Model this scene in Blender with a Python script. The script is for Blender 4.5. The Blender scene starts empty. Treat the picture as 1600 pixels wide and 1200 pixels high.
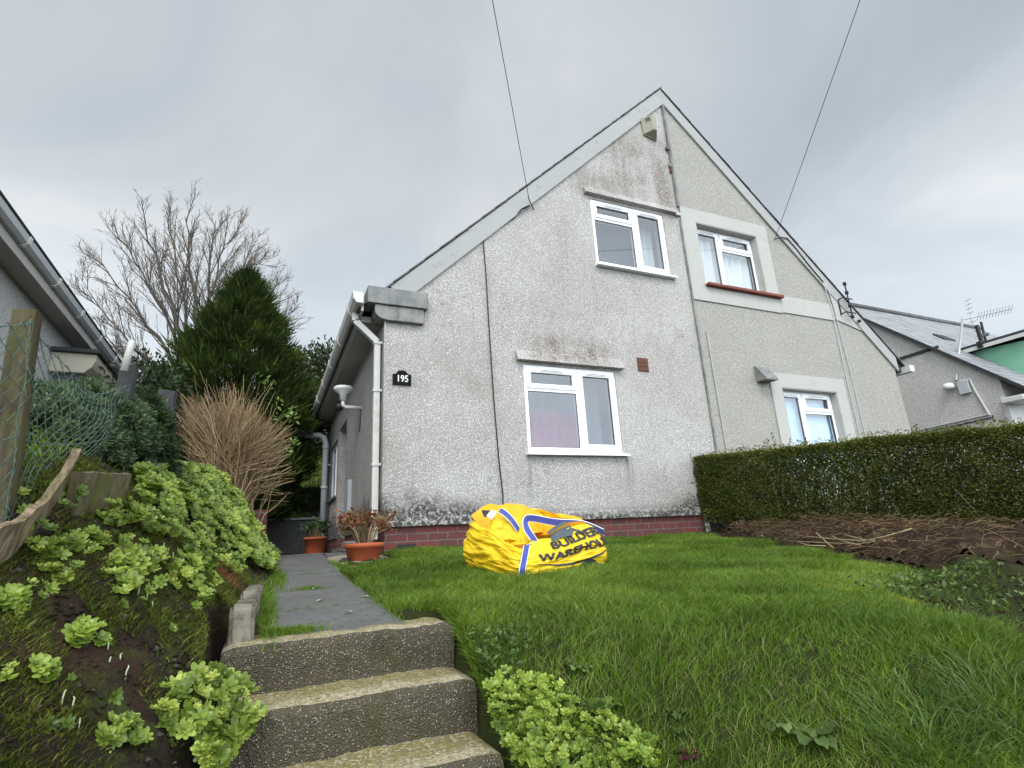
import bpy, bmesh, math, random
import numpy as np
from mathutils import Vector, Matrix, noise as mnoise

rng = np.random.default_rng(7)
R = math.radians
scene = bpy.context.scene
COL = scene.collection

# ------------------------------------------------------------------ camera
F_PX, YAW, PIT, ROL = 858.0, R(24.473), R(16.161), R(-3.1665)
_fw = np.array([math.sin(YAW) * math.cos(PIT), math.cos(YAW) * math.cos(PIT), math.sin(PIT)])
_r0 = np.array([math.cos(YAW), -math.sin(YAW), 0.0])
_u0 = np.cross(_r0, _fw)
_r = math.cos(ROL) * _r0 + math.sin(ROL) * _u0
_u = -math.sin(ROL) * _r0 + math.cos(ROL) * _u0
cam_d = bpy.data.cameras.new('camera')
cam_d.sensor_width = 36.0
cam_d.lens = 36.0 * F_PX / 1600.0
cam_d.clip_start, cam_d.clip_end = 0.05, 1500
cam = bpy.data.objects.new('camera', cam_d)
COL.objects.link(cam)
mw = Matrix.Identity(4)
for i in range(3):
    mw[i][0], mw[i][1], mw[i][2] = _r[i], _u[i], -_fw[i]
cam.matrix_world = mw
scene.camera = cam

# ------------------------------------------------------------------ sky, sun, exposure
SUN_EL, SUN_AZ = R(48), R(205)          # veiled sun, behind the viewer's right shoulder
SUN_STR = 1.4
CLOUD_FRONT, CLOUD_BACK = 0.54, 2.25
w = bpy.data.worlds.new("World")
scene.world = w
w.use_nodes = True
wn, wl = w.node_tree.nodes, w.node_tree.links
wn.clear()
def wnode(t, **k):
    n = wn.new(t)
    for a, b in k.items():
        setattr(n, a, b)
    return n
out = wnode('ShaderNodeOutputWorld')
sky = wnode('ShaderNodeTexSky', sky_type='NISHITA', sun_disc=False, sun_elevation=SUN_EL, sun_rotation=SUN_AZ)
bg1 = wnode('ShaderNodeBackground'); bg1.inputs[1].default_value = 0.10
wl.new(sky.outputs[0], bg1.inputs[0])
tc = wnode('ShaderNodeTexCoord')
sep = wnode('ShaderNodeSeparateXYZ'); wl.new(tc.outputs['Generated'], sep.inputs[0])
# project the direction on a flat cloud deck
mx = wnode('ShaderNodeMath', operation='MAXIMUM'); mx.inputs[1].default_value = 0.0; wl.new(sep.outputs[2], mx.inputs[0])
ad = wnode('ShaderNodeMath', operation='ADD'); ad.inputs[1].default_value = 0.35; wl.new(mx.outputs[0], ad.inputs[0])
dv = wnode('ShaderNodeVectorMath', operation='DIVIDE'); wl.new(tc.outputs['Generated'], dv.inputs[0])
cb = wnode('ShaderNodeCombineXYZ')
for i in range(3):
    wl.new(ad.outputs[0], cb.inputs[i])
wl.new(cb.outputs[0], dv.inputs[1])
n1 = wnode('ShaderNodeTexNoise'); n1.inputs['Scale'].default_value = 1.7; n1.inputs['Detail'].default_value = 5; n1.inputs['Roughness'].default_value = 0.5; n1.inputs['Distortion'].default_value = 0.5
wl.new(dv.outputs[0], n1.inputs['Vector'])
rp = wnode('ShaderNodeValToRGB')
e = rp.color_ramp.elements
e[0].position, e[0].color = 0.30, (0.66, 0.75, 0.83, 1)
e[1].position, e[1].color = 0.72, (1.02, 1.07, 1.10, 1)
m_ = rp.color_ramp.elements.new(0.52); m_.color = (0.82, 0.90, 0.965, 1)
wl.new(n1.outputs[0], rp.inputs[0])
# brightness by direction: the deck is lit from behind the viewer, thinner towards the horizon
mr = wnode('ShaderNodeMapRange'); mr.inputs['From Min'].default_value = 0.25; mr.inputs['From Max'].default_value = -0.6
mr.inputs['To Min'].default_value = CLOUD_FRONT; mr.inputs['To Max'].default_value = CLOUD_BACK
mr.interpolation_type = 'SMOOTHSTEP'
wl.new(sep.outputs[1], mr.inputs['Value'])
hz = wnode('ShaderNodeMapRange'); hz.inputs['From Min'].default_value = 0.62; hz.inputs['From Max'].default_value = 0.22
hz.inputs['To Min'].default_value = 0.93; hz.inputs['To Max'].default_value = 1.30; hz.interpolation_type = 'SMOOTHSTEP'
wl.new(sep.outputs[2], hz.inputs['Value'])
mu = wnode('ShaderNodeMath', operation='MULTIPLY'); wl.new(mr.outputs[0], mu.inputs[0]); wl.new(hz.outputs[0], mu.inputs[1])
bg2 = wnode('ShaderNodeBackground'); wl.new(rp.outputs[0], bg2.inputs[0]); wl.new(mu.outputs[0], bg2.inputs[1])
mixw = wnode('ShaderNodeMixShader'); mixw.inputs[0].default_value = 0.94
wl.new(bg1.outputs[0], mixw.inputs[1]); wl.new(bg2.outputs[0], mixw.inputs[2]); wl.new(mixw.outputs[0], out.inputs[0])

sd = bpy.data.lights.new('sun', 'SUN'); sd.energy = SUN_STR; sd.angle = R(24); sd.color = (1.0, 0.93, 0.84)
so = bpy.data.objects.new('sun', sd); COL.objects.link(so)
sdir = Vector((math.sin(SUN_AZ) * math.cos(SUN_EL), math.cos(SUN_AZ) * math.cos(SUN_EL), math.sin(SUN_EL)))
so.rotation_euler = sdir.to_track_quat('Z', 'Y').to_euler()
so.location = sdir * 60
vs = scene.view_settings
scene.display_settings.display_device = 'sRGB'
vs.view_transform = 'Standard'; vs.look = 'None'; vs.exposure = 0.48; vs.gamma = 1.0; vs.use_curve_mapping = False
scene.cycles.max_bounces = 6
scene.cycles.transparent_max_bounces = 12

# ------------------------------------------------------------------ object helpers
OFF = {}
def _link(name, me, loc, parent):
    o = bpy.data.objects.new(name, me)
    COL.objects.link(o)
    if parent is not None:
        o.parent = parent
        OFF[o.name] = OFF[parent.name]
    else:
        o.location = loc
        OFF[o.name] = np.array(loc, float)
    return o
def tag(o, label=None, cat=None, group=None, kind=None):
    if label: o['label'] = label
    if cat: o['category'] = cat
    if group: o['group'] = group
    if kind: o['kind'] = kind
    return o
def thing(name, label, cat, loc=(0, 0, 0), group=None):
    o = bpy.data.objects.new(name, None)
    o.empty_display_size = 0.1
    COL.objects.link(o); o.location = loc
    OFF[o.name] = np.array(loc, float)
    return tag(o, label, cat, group)
def mesh_obj(name, V, F, mat, parent=None, loc=(0, 0, 0), smooth=False, rnd=None, mi=None, bevel=0):
    """V (n,3) world coordinates; F: list of index lists, or (quads/tris array) or list of arrays"""
    V = np.asarray(V, float)
    off = OFF[parent.name] if parent is not None else np.array(loc, float)
    Vl = V - off
    me = bpy.data.meshes.new(name)
    if isinstance(F, np.ndarray): F = [F]
    if len(F) and isinstance(F[0], np.ndarray) and F[0].ndim == 2:
        tot = np.concatenate([a.ravel() for a in F])
        cnt = np.concatenate([np.full(len(a), a.shape[1]) for a in F])
        st = np.concatenate([[0], np.cumsum(cnt)[:-1]])
        me.vertices.add(len(Vl)); me.vertices.foreach_set('co', Vl.ravel())
        me.loops.add(len(tot)); me.loops.foreach_set('vertex_index', tot.astype(np.int32))
        me.polygons.add(len(cnt)); me.polygons.foreach_set('loop_start', st.astype(np.int32))
        me.polygons.foreach_set('loop_total', cnt.astype(np.int32))
        me.update(calc_edges=True)
    else:
        me.from_pydata([tuple(v) for v in Vl], [], [tuple(int(i) for i in f) for f in F])
    for m in (mat if isinstance(mat, (list, tuple)) else [mat]):
        me.materials.append(m)
    if mi is not None:
        me.polygons.foreach_set('material_index', np.asarray(mi, np.int32))
    if smooth:
        me.polygons.foreach_set('use_smooth', np.ones(len(me.polygons), bool))
    if rnd is not None:
        a = me.attributes.new('rnd', 'FLOAT', 'POINT'); a.data.foreach_set('value', np.asarray(rnd, np.float32))
    me.validate()
    o = _link(name, me, loc, parent)
    if bevel:
        b = o.modifiers.new('edge', 'BEVEL'); b.width = bevel; b.segments = 2; b.limit_method = 'ANGLE'; b.angle_limit = R(40)
    return o

class MB:
    """collects simple solids, then becomes ONE mesh"""
    def __init__(s): s.v = []; s.f = []; s.m = []
    def add(s, V, F, mi=0):
        n = len(s.v); s.v += [tuple(map(float, p)) for p in V]; s.f += [tuple(i + n for i in f) for f in F]; s.m += [mi] * len(F); return s
    def box(s, x0, x1, y0, y1, z0, z1, mi=0):
        V = [(x, y, z) for x in (x0, x1) for y in (y0, y1) for z in (z0, z1)]
        F = [(0, 1, 3, 2), (4, 6, 7, 5), (0, 4, 5, 1), (2, 3, 7, 6), (0, 2, 6, 4), (1, 5, 7, 3)]
        return s.add(V, F, mi)
    def prism(s, poly, axis, a0, a1, mi=0):
        """poly of 2-D points in the other two axes (order x,y,z without axis)"""
        n = len(poly); V = []
        for a in (a0, a1):
            for p in poly:
                q = list(p); q.insert(axis, a); V.append(q)
        F = [tuple(range(n))[::-1], tuple(range(n, 2 * n))] + [(i, (i + 1) % n, n + (i + 1) % n, n + i) for i in range(n)]
        return s.add(V, F, mi)
    def hexa(s, P, mi=0):
        """8 points: bottom 4 then top 4, each loop in order"""
        return s.add(P, [(3, 2, 1, 0), (4, 5, 6, 7), (0, 1, 5, 4), (1, 2, 6, 5), (2, 3, 7, 6), (3, 0, 4, 7)], mi)
    def tube(s, pts, r, n=8, mi=0, cap=True, ph=0.):
        V, F = tube(pts, r, n, cap, ph); return s.add(V, F, mi)
    def lathe(s, prof, c, n=32, mi=0, jit=0):
        V = []; F = []
        for (r, z) in prof:
            for k in range(n):
                a = 2 * math.pi * k / n; V.append((c[0] + r * math.cos(a), c[1] + r * math.sin(a), c[2] + z))
        for i in range(len(prof) - 1):
            for k in range(n):
                F.append((i * n + k, i * n + (k + 1) % n, (i + 1) * n + (k + 1) % n, (i + 1) * n + k))
        return s.add(V, F, mi)
    def build(s, name, mat, parent=None, loc=(0, 0, 0), smooth=False, bevel=0, rnd=None):
        o = mesh_obj(name, np.array(s.v), s.f, mat, parent, loc, smooth, rnd, s.m, bevel)
        bm = bmesh.new(); bm.from_mesh(o.data); bmesh.ops.recalc_face_normals(bm, faces=bm.faces); bm.to_mesh(o.data); bm.free()
        return o

def tube(pts, r, n=8, cap=True, ph=0.):
    pts = [np.array(p, float) for p in pts]; k = len(pts)
    rr = r if hasattr(r, '__len__') else [r] * k
    V = []; F = []
    t = pts[1] - pts[0]; t /= np.linalg.norm(t) + 1e-12
    a = np.array([0, 0, 1.0]) if abs(t[2]) < .9 else np.array([1.0, 0, 0])
    u = np.cross(t, a); u /= np.linalg.norm(u)
    for i, p in enumerate(pts):
        t = pts[min(i + 1, k - 1)] - pts[max(i - 1, 0)]; t /= np.linalg.norm(t) + 1e-12
        u = u - t * (u @ t); u /= np.linalg.norm(u) + 1e-12; v = np.cross(t, u)
        for j in range(n):
            an = 2 * math.pi * j / n + ph
            V.append(p + rr[i] * (math.cos(an) * u + math.sin(an) * v))
    for i in range(k - 1):
        for j in range(n):
            F.append((i * n + j, i * n + (j + 1) % n, (i + 1) * n + (j + 1) % n, (i + 1) * n + j))
    if cap:
        F.append(tuple(range(n))[::-1]); F.append(tuple(range((k - 1) * n, k * n)))
    return V, F

class Tubes:
    """many thin tubes at once, quads only"""
    def __init__(s): s.V = []; s.F = []; s.n = 0; s.rnd = []
    def add(s, pts, r, n=4, rv=None):
        V, F = tube(pts, r, n, cap=False)
        s.V.append(np.array(V)); s.F.append(np.array(F, int) + s.n); s.n += len(V)
        s.rnd.append(np.full(len(V), rng.random() if rv is None else rv))
    def build(s, name, mat, parent=None, loc=(0, 0, 0)):
        return mesh_obj(name, np.concatenate(s.V), np.concatenate(s.F), mat, parent, loc, True, np.concatenate(s.rnd))

def wall_mesh(outline, holes, mapf, thick):
    """polygon with holes in 2-D, mapf(u,v,d) to 3-D; solid of the given thickness -> V,F"""
    bm = bmesh.new(); loops = []
    for poly in [outline] + list(holes):
        vs_ = [bm.verts.new((p[0], p[1], 0)) for p in poly]
        for i in range(len(vs_)): bm.edges.new((vs_[i], vs_[(i + 1) % len(vs_)]))
        loops.append(len(poly))
    bmesh.ops.triangle_fill(bm, use_beauty=True, use_dissolve=False, edges=bm.edges[:])
    bm.verts.ensure_lookup_table(); bm.verts.index_update()
    P = [tuple(v.co[:2]) for v in bm.verts]; T = [[v.index for v in f.verts] for f in bm.faces]
    bm.free()
    n = len(P)
    V = [mapf(p[0], p[1], 0) for p in P] + [mapf(p[0], p[1], thick) for p in P]
    F = [tuple(t) for t in T] + [tuple(i + n for i in t[::-1]) for t in T]
    s = 0
    for L in loops:
        for i in range(L):
            a, b = s + i, s + (i + 1) % L; F.append((a, b, b + n, a + n))
        s += L
    return V, F

def px(x, y):
    d = _fw + _r * (x - 800) / F_PX - _u * (y - 600) / F_PX
    return d / d[1]
def at(x, y, Y):
    return px(x, y) * Y

# ------------------------------------------------------------------ material helpers
class NT:
    def __init__(s, name):
        s.m = bpy.data.materials.new(name); s.m.use_nodes = True
        s.t = s.m.node_tree; s.n = s.t.nodes; s.l = s.t.links
        s.b = s.n['Principled BSDF']; s.out = s.n['Material Output']
        s.geo = s.n.new('ShaderNodeNewGeometry'); s.P = s.geo.outputs['Position']
    def node(s, t, ins=None, **k):
        n = s.n.new(t)
        for a, b in k.items(): setattr(n, a, b)
        for a, b in (ins or {}).items():
            if hasattr(b, 'is_linked'): s.l.new(b, n.inputs[a])
            else: n.inputs[a].default_value = b
        return n
    def val(s, a, sock):
        if hasattr(a, 'is_linked'): s.l.new(a, sock)
        else: sock.default_value = a
    def math(s, op, a, b=0.0, clamp=False):
        n = s.n.new('ShaderNodeMath'); n.operation = op; n.use_clamp = clamp
        s.val(a, n.inputs[0]); s.val(b, n.inputs[1]); return n.outputs[0]
    def noise(s, scale, detail=4, rough=.55, vec=None, dist=0):
        n = s.node('ShaderNodeTexNoise', {'Scale': scale, 'Detail': detail, 'Roughness': rough, 'Distortion': dist})
        s.l.new(vec if vec is not None else s.P, n.inputs['Vector']); return n.outputs[0]
    def voro(s, scale, feature='F1', out='Distance', vec=None, rand=1.0):
        n = s.node('ShaderNodeTexVoronoi', {'Scale': scale, 'Randomness': rand}, feature=feature)
        s.l.new(vec if vec is not None else s.P, n.inputs['Vector']); return n.outputs[out]
    def ramp(s, fac, stops, interp='LINEAR'):
        n = s.n.new('ShaderNodeValToRGB'); n.color_ramp.interpolation = interp
        el = n.color_ramp.elements
        while len(el) < len(stops): el.new(.5)
        for e_, (p, c) in zip(el, stops):
            e_.position = p; e_.color = (c, c, c, 1) if not hasattr(c, '__len__') else (*c, 1)
        s.l.new(fac, n.inputs[0]); return n.outputs[0]
    def mix(s, fac, a, b, mode='MIX'):
        n = s.n.new('ShaderNodeMix'); n.data_type = 'RGBA'; n.blend_type = mode
        s.val(fac, n.inputs[0])
        for v, i in ((a, 6), (b, 7)):
            if hasattr(v, 'is_linked'): s.l.new(v, n.inputs[i])
            else: n.inputs[i].default_value = (*v, 1)
        return n.outputs[2]
    def sep(s, vec=None):
        n = s.n.new('ShaderNodeSeparateXYZ'); s.l.new(vec if vec is not None else s.P, n.inputs[0]); return n.outputs
    def rng(s, v, a, b, c=0., d=1.):
        n = s.n.new('ShaderNodeMapRange'); n.interpolation_type = 'SMOOTHSTEP'
        s.val(v, n.inputs[0])
        for i, q in zip((1, 2, 3, 4), (a, b, c, d)): n.inputs[i].default_value = q
        return n.outputs[0]
    def band(s, v, c, w):
        """1 near c, 0 beyond w"""
        return s.rng(s.math('ABSOLUTE', s.math('SUBTRACT', v, c)), w, w * .3)
    def bump(s, h, strength, dist):
        n = s.node('ShaderNodeBump', {'Strength': strength, 'Distance': dist}); s.l.new(h, n.inputs['Height'])
        s.l.new(n.outputs[0], s.b.inputs['Normal']); return n.outputs[0]
    def fin(s, col=None, rough=.8, spec=.3, metal=0):
        if col is not None: s.val(col if hasattr(col, 'is_linked') else (*col, 1), s.b.inputs['Base Color'])
        s.val(rough, s.b.inputs['Roughness']); s.b.inputs['Specular IOR Level'].default_value = spec; s.b.inputs['Metallic'].default_value = metal
        return s.m

def plain(name, col, rough=.6, spec=.3, var=.15, scale=8, bumpd=0, metal=0, bs=60):
    t = NT(name); f = t.noise(scale, 5, .6)
    c = t.mix(f, tuple(x * (1 - var) for x in col), tuple(min(1, x * (1 + var)) for x in col))
    if bumpd: t.bump(t.noise(bs, 4), .6, bumpd)
    return t.fin(c, rough, spec, metal)

def foliage(name, stops, trans=.35, rough=.5, spec=.35):
    t = NT(name)
    a = t.node('ShaderNodeAttribute', attribute_name='rnd')
    c = t.ramp(a.outputs['Fac'], stops)
    big = t.noise(3.0, 3)
    c = t.mix(t.rng(big, .3, .7, .0, .35), c, tuple(x * .62 for x in stops[0][1]))
    t.fin(c, rough, spec)
    tr = t.node('ShaderNodeBsdfTranslucent'); t.l.new(c, tr.inputs[0])
    mxs = t.node('ShaderNodeMixShader', {0: trans}); t.l.new(t.b.outputs[0], mxs.inputs[1]); t.l.new(tr.outputs[0], mxs.inputs[2])
    t.l.new(mxs.outputs[0], t.out.inputs[0])
    return t.m

# ------------------------------------------------------------------ materials
def pebbledash(name, hi, lo, stains=None, scale=42):
    t = NT(name)
    wv = t.node('ShaderNodeVectorMath', operation='MULTIPLY_ADD')
    nn = t.node('ShaderNodeTexNoise', {'Scale': 18., 'Detail': 2.}); t.l.new(t.P, nn.inputs['Vector'])
    t.l.new(nn.outputs['Color'], wv.inputs[0]); wv.inputs[1].default_value = (.035,) * 3; t.l.new(t.P, wv.inputs[2])
    d = t.voro(scale, vec=wv.outputs[0]); g = t.noise(scale * 1.25, 3, .7, vec=wv.outputs[0])
    h = t.math('ADD', t.math('MULTIPLY', d, -.9), g)
    c = t.ramp(h, [(.02, tuple(x * .8 for x in lo)), (.16, lo), (.36, hi), (.7, tuple(min(.9, x * 1.06) for x in hi))])
    blot = t.noise(1.6, 5, .6)
    c = t.mix(t.rng(blot, .42, .72, 0, .25), c, tuple(x * .72 for x in hi))
    if stains: c = stains(t, c)
    t.bump(h, .9, .008)
    return t.fin(c, .9, .2)
def stains_left(t, c):
    X, Y, Z = t.sep()
    fine = t.noise(26, 4, .7); mid = t.noise(2.6, 5, .65); streak = t.noise(1, 4, .6, vec=t.node('ShaderNodeVectorMath', {0: t.P, 1: (7., 7., .8)}, operation='MULTIPLY').outputs[0])
    sp = t.rng(fine, .38, .58)
    def blob(x, z, wx, wz, k):
        m = t.math('MULTIPLY', t.band(X, x, wx), t.band(Z, z, wz)); m = t.math('MULTIPLY', m, t.rng(mid, .3, .6, .25, 1)); return t.math('MULTIPLY', m, k)
    brown = [blob(1.9, 2.0, 1.0, .55, .40), blob(1.35, 1.3, .5, .9, .30), blob(5.0, 5.75, .65, .9, .75), blob(5.62, 5.6, .28, 1.1, .75), blob(4.5, 5.2, .9, .38, .7),
             blob(3.6, 2.42, .95, .34, .95), blob(2.1, 1.2, .9, .5, .25), blob(3.0, 2.9, .9, .6, .3), blob(3.3, 4.0, .6, 1.0, .25), blob(4.9, 3.5, .5, .5, .2)]
    s = brown[0]
    for b in brown[1:]: s = t.math('MAXIMUM', s, b)
    s = t.math('MULTIPLY', s, t.math('ADD', t.math('MULTIPLY', sp, .75), .3))
    s = t.math('MULTIPLY', s, t.rng(streak, .3, .62, .45, 1))
    c = t.mix(t.math('MINIMUM', t.math('MULTIPLY', s, 1.0), .85), c, (.125, .095, .075))
    patch = t.rng(t.noise(.9, 3, .5), .46, .56); c = t.mix(t.math('MULTIPLY', patch, .16), c, (.22, .20, .18))
    run = t.math('MULTIPLY', t.rng(t.noise(1., 5, .7, vec=t.node('ShaderNodeVectorMath', {0: t.P, 1: (11., 11., .5)}, operation='MULTIPLY').outputs[0]), .54, .68), t.rng(t.noise(1.3, 4), .4, .65)); c = t.mix(t.math('MULTIPLY', run, .30), c, (.16, .145, .13))
    wv = t.node('ShaderNodeTexNoise', {'Scale': 1.2, 'Detail': 6., 'Roughness': .6}); t.l.new(t.P, wv.inputs['Vector'])
    crack = t.math('MULTIPLY', t.rng(t.math('ABSOLUTE', t.math('SUBTRACT', wv.outputs[0], .5)), .0045, .0015), t.rng(t.noise(.8, 2), .52, .6)); c = t.mix(t.math('MULTIPLY', crack, .55), c, (.12, .11, .10))
    # black algae along the foot of the wall, taller at both ends
    foot = t.math('ADD', t.rng(X, 1.0, 3.0, .36, .06), t.rng(X, 4.6, 5.6, 0, .2))
    lim = t.math('ADD', .26, t.math('MULTIPLY', foot, t.rng(mid, .25, .75, .5, 1.5)))
    al = t.math('SUBTRACT', 1, t.math('DIVIDE', t.math('SUBTRACT', Z, .1), lim), True)
    al = t.math('MULTIPLY', t.rng(al, .0, .55), t.rng(fine, .36, .56, .15, .95))
    c = t.mix(al, c, (.035, .035, .03))
    und = t.math('MULTIPLY', t.math('MULTIPLY', t.rng(streak, .5, .66), t.math('MAXIMUM', t.band(X, 2.95, .25), t.band(X, 4.3, .22))), t.rng(Z, 1.0, .35, .75, .1))
    und = t.math('MULTIPLY', und, t.rng(Z, 1.03, .99)); c = t.mix(und, c, (.12, .12, .105))
    return c
def stains_right(t, c):
    X, Y, Z = t.sep(); mid = t.noise(1.5, 5, .6)
    return t.mix(t.rng(mid, .5, .75, 0, .35), c, (.31, .31, .25))
M = {}
M['dash'] = pebbledash('pebbledash_white', (.67, .655, .635), (.39, .375, .36), stains_left, 64)
M['dash2'] = pebbledash('pebbledash_cream', (.515, .50, .46), (.33, .32, .29), stains_right, 66)
M['dash3'] = pebbledash('pebbledash_grey', (.74, .71, .68), (.50, .475, .45), None, 58)
M['dash4'] = pebbledash('pebbledash_pale', (.62, .62, .61), (.42, .42, .42), None, 58)
def smooth_render(name, a, b, dirt):
    t = NT(name); n = t.noise(2.2, 6, .65); f = t.noise(40, 4)
    c = t.mix(n, a, b); c = t.mix(t.rng(t.noise(6, 6, .7), .55, .75, 0, .6), c, dirt)
    t.bump(f, .4, .003); return t.fin(c, .85, .2)
def aged(name, a, b, dirt, sc):
    t = NT(name); n = t.noise(sc, 7, .72); f = t.noise(90, 4, .7); st = t.noise(1., 5, .65, vec=t.node('ShaderNodeVectorMath', {0: t.P, 1: (sc * .9, sc * .9, sc * .18)}, operation='MULTIPLY').outputs[0])
    c = t.mix(t.rng(n, .35, .65), a, b); c = t.mix(t.rng(st, .48, .68, 0, .8), c, dirt); c = t.mix(t.rng(f, .55, .72, 0, .5), c, tuple(q * .4 for q in b))
    t.bump(t.math('ADD', n, f), .8, .006); return t.fin(c, .9, .2)
M['band'] = smooth_render('painted_band', (.345, .35, .345), (.28, .285, .28), (.165, .155, .14))
M['render'] = smooth_render('smooth_cement', (.345, .345, .325), (.41, .41, .385), (.27, .27, .245))
M['concrete'] = aged('old_concrete', (.145, .16, .165), (.25, .245, .235), (.075, .08, .08), 5)
M['soffit'] = smooth_render('grey_soffit', (.36, .35, .33), (.44, .42, .39), (.22, .20, .18))
M['upvc'] = plain('white_upvc', (.83, .85, .87), .3, .5, .03, 5)
M['gutter'] = plain('white_gutter', (.54, .54, .51), .4, .4, .12, 6)
M['gutter_grey'] = plain('grey_gutter', (.40, .42, .44), .45, .4, .12, 6)
M['black'] = plain('black_rubber', (.018, .018, .02), .5, .3, .3, 30)
M['darkslot'] = plain('dark_vent', (.07, .075, .08), .5, .3, .1, 30)
M['cable'] = plain('cable_black', (.025, .025, .03), .6, .2, .2, 10)
M['reddish'] = plain('red_tile', (.17, .048, .032), .7, .25, .25, 9, .002)
M['airbrick'] = plain('terracotta_vent', (.13, .06, .045), .9, .2, .4, 40, .004)
M['metal'] = plain('grey_metal', (.42, .43, .44), .45, .5, .15, 20, 0, .6)
M['sign'] = plain('sign_black', (.006, .0065, .008), .7, .08, .2, 30)
M['white'] = plain('white_paint', (.80, .80, .78), .5, .3, .05, 20)
M['silver'] = plain('worn_numerals', (.50, .49, .45), .5, .4, .3, 60)
M['alarm'] = plain('stained_plastic', (.25, .245, .185), .5, .35, .35, 14)
M['lamp'] = plain('lamp_plastic', (.72, .73, .70), .35, .4, .06, 12)
def brick():
    t = NT('red_brick'); x, y, z = t.sep()
    v = t.node('ShaderNodeCombineXYZ', {0: t.math('ADD', x, y), 1: z})
    b = t.node('ShaderNodeTexBrick', {'Color1': (.165, .045, .038, 1), 'Color2': (.10, .042, .042, 1), 'Mortar': (.15, .13, .12, 1), 'Scale': 1., 'Mortar Size': .006, 'Mortar Smooth': .15, 'Bias': 0., 'Brick Width': .225, 'Row Height': .078})
    t.l.new(v.outputs[0], b.inputs['Vector'])
    c = t.mix(t.rng(t.noise(9, 5), .4, .75, 0, .55), b.outputs['Color'], (.07, .045, .045))
    hh = t.math('ADD', t.math('MULTIPLY', b.outputs['Fac'], -1.), t.math('MULTIPLY', t.noise(70, 4), .35))
    t.bump(hh, .9, .006); return t.fin(c, .88, .2)
M['brick'] = brick()
def slates(name, a, b, row=.2, ax=0):
    t = NT(name); x, y, z = t.sep()
    v = t.node('ShaderNodeCombineXYZ', {0: x if ax == 0 else y, 1: z})
    br = t.node('ShaderNodeTexBrick', {'Color1': (*a, 1), 'Color2': (*b, 1), 'Mortar': (.05, .055, .06, 1), 'Scale': 1., 'Mortar Size': .008, 'Mortar Smooth': .3, 'Brick Width': .3, 'Row Height': row})
    t.l.new(v.outputs[0], br.inputs['Vector'])
    c = t.mix(t.rng(t.noise(3, 6, .7), .45, .7, 0, .6), br.outputs['Color'], tuple(q * 1.5 for q in a))
    t.bump(t.math('MULTIPLY', br.outputs['Fac'], -1.), .8, .01); return t.fin(c, t.rng(t.noise(5, 4), .3, .7, .4, .7), .45)
M['slate'] = slates('slate_far', (.17, .18, .19), (.25, .26, .27), .15)
M['slate_dark'] = slates('slate_dark', (.045, .045, .048), (.07, .07, .07), .18, 1)
def glass():
    t = NT('window_glass')
    gl = t.node('ShaderNodeBsdfGlossy', {'Color': (.92, .95, 1., 1), 'Roughness': .03}); trn = t.node('ShaderNodeBsdfTransparent', {0: (.80, .84, .86, 1)})
    dt = t.node('ShaderNodeVectorMath', {0: t.geo.outputs['Normal'], 1: t.geo.outputs['Incoming']}, operation='DOT_PRODUCT')
    fr = t.math('ADD', .12, t.math('MULTIPLY', .9, t.math('POWER', t.math('SUBTRACT', 1., t.math('ABSOLUTE', dt.outputs['Value'])), 5.)), True); mxs = t.node('ShaderNodeMixShader')
    t.l.new(fr, mxs.inputs[0]); t.l.new(trn.outputs[0], mxs.inputs[1]); t.l.new(gl.outputs[0], mxs.inputs[2]); t.l.new(mxs.outputs[0], t.out.inputs[0])
    t.n.remove(t.b); return t.m
M['glass'] = glass()
def cloth(name, col, trans=.5):
    t = NT(name); c = t.mix(t.noise(4, 4), col, tuple(x * .82 for x in col)); t.fin(c, .9, .1)
    return t.m
M['net'] = cloth('net_curtain', (.62, .64, .64))
M['pinkcurtain'] = cloth('pink_curtain', (.27, .085, .15))
M['greycurtain'] = cloth('grey_curtain', (.15, .165, .20))
M['blind'] = cloth('blue_blind', (.52, .74, .92))
M['roomdark'] = plain('room_dark', (.10, .10, .11), .9, .1)
def wood(name, a, b, moss=0.):
    t = NT(name)
    st = t.node('ShaderNodeVectorMath', {0: t.P, 1: (45., 45., 5.)}, operation='MULTIPLY').outputs[0]
    n = t.noise(1., 5, .65, vec=st); c = t.mix(t.rng(n, .3, .7), a, b)
    if moss: c = t.mix(t.rng(t.noise(11, 5, .7), .45, .62, 0, moss), c, (.075, .085, .022))
    t.bump(n, .8, .004); return t.fin(c, .9, .15)
M['post'] = wood('weathered_post', (.032, .026, .018), (.10, .078, .050), .45)
M['board'] = wood('mossy_board', (.055, .045, .03), (.13, .11, .065), .9)
M['plank'] = wood('broken_plank', (.06, .045, .03), (.26, .20, .13), .35)
M['darkpost'] = plain('dark_concrete_post', (.045, .045, .045), .9, .15, .5, 14, .004)
M['wire'] = plain('green_wire', (.085, .14, .118), .45, .35, .3, 12)
M['terracotta'] = plain('terracotta', (.36, .085, .035), .65, .3, .25, 12, .001)
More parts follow.
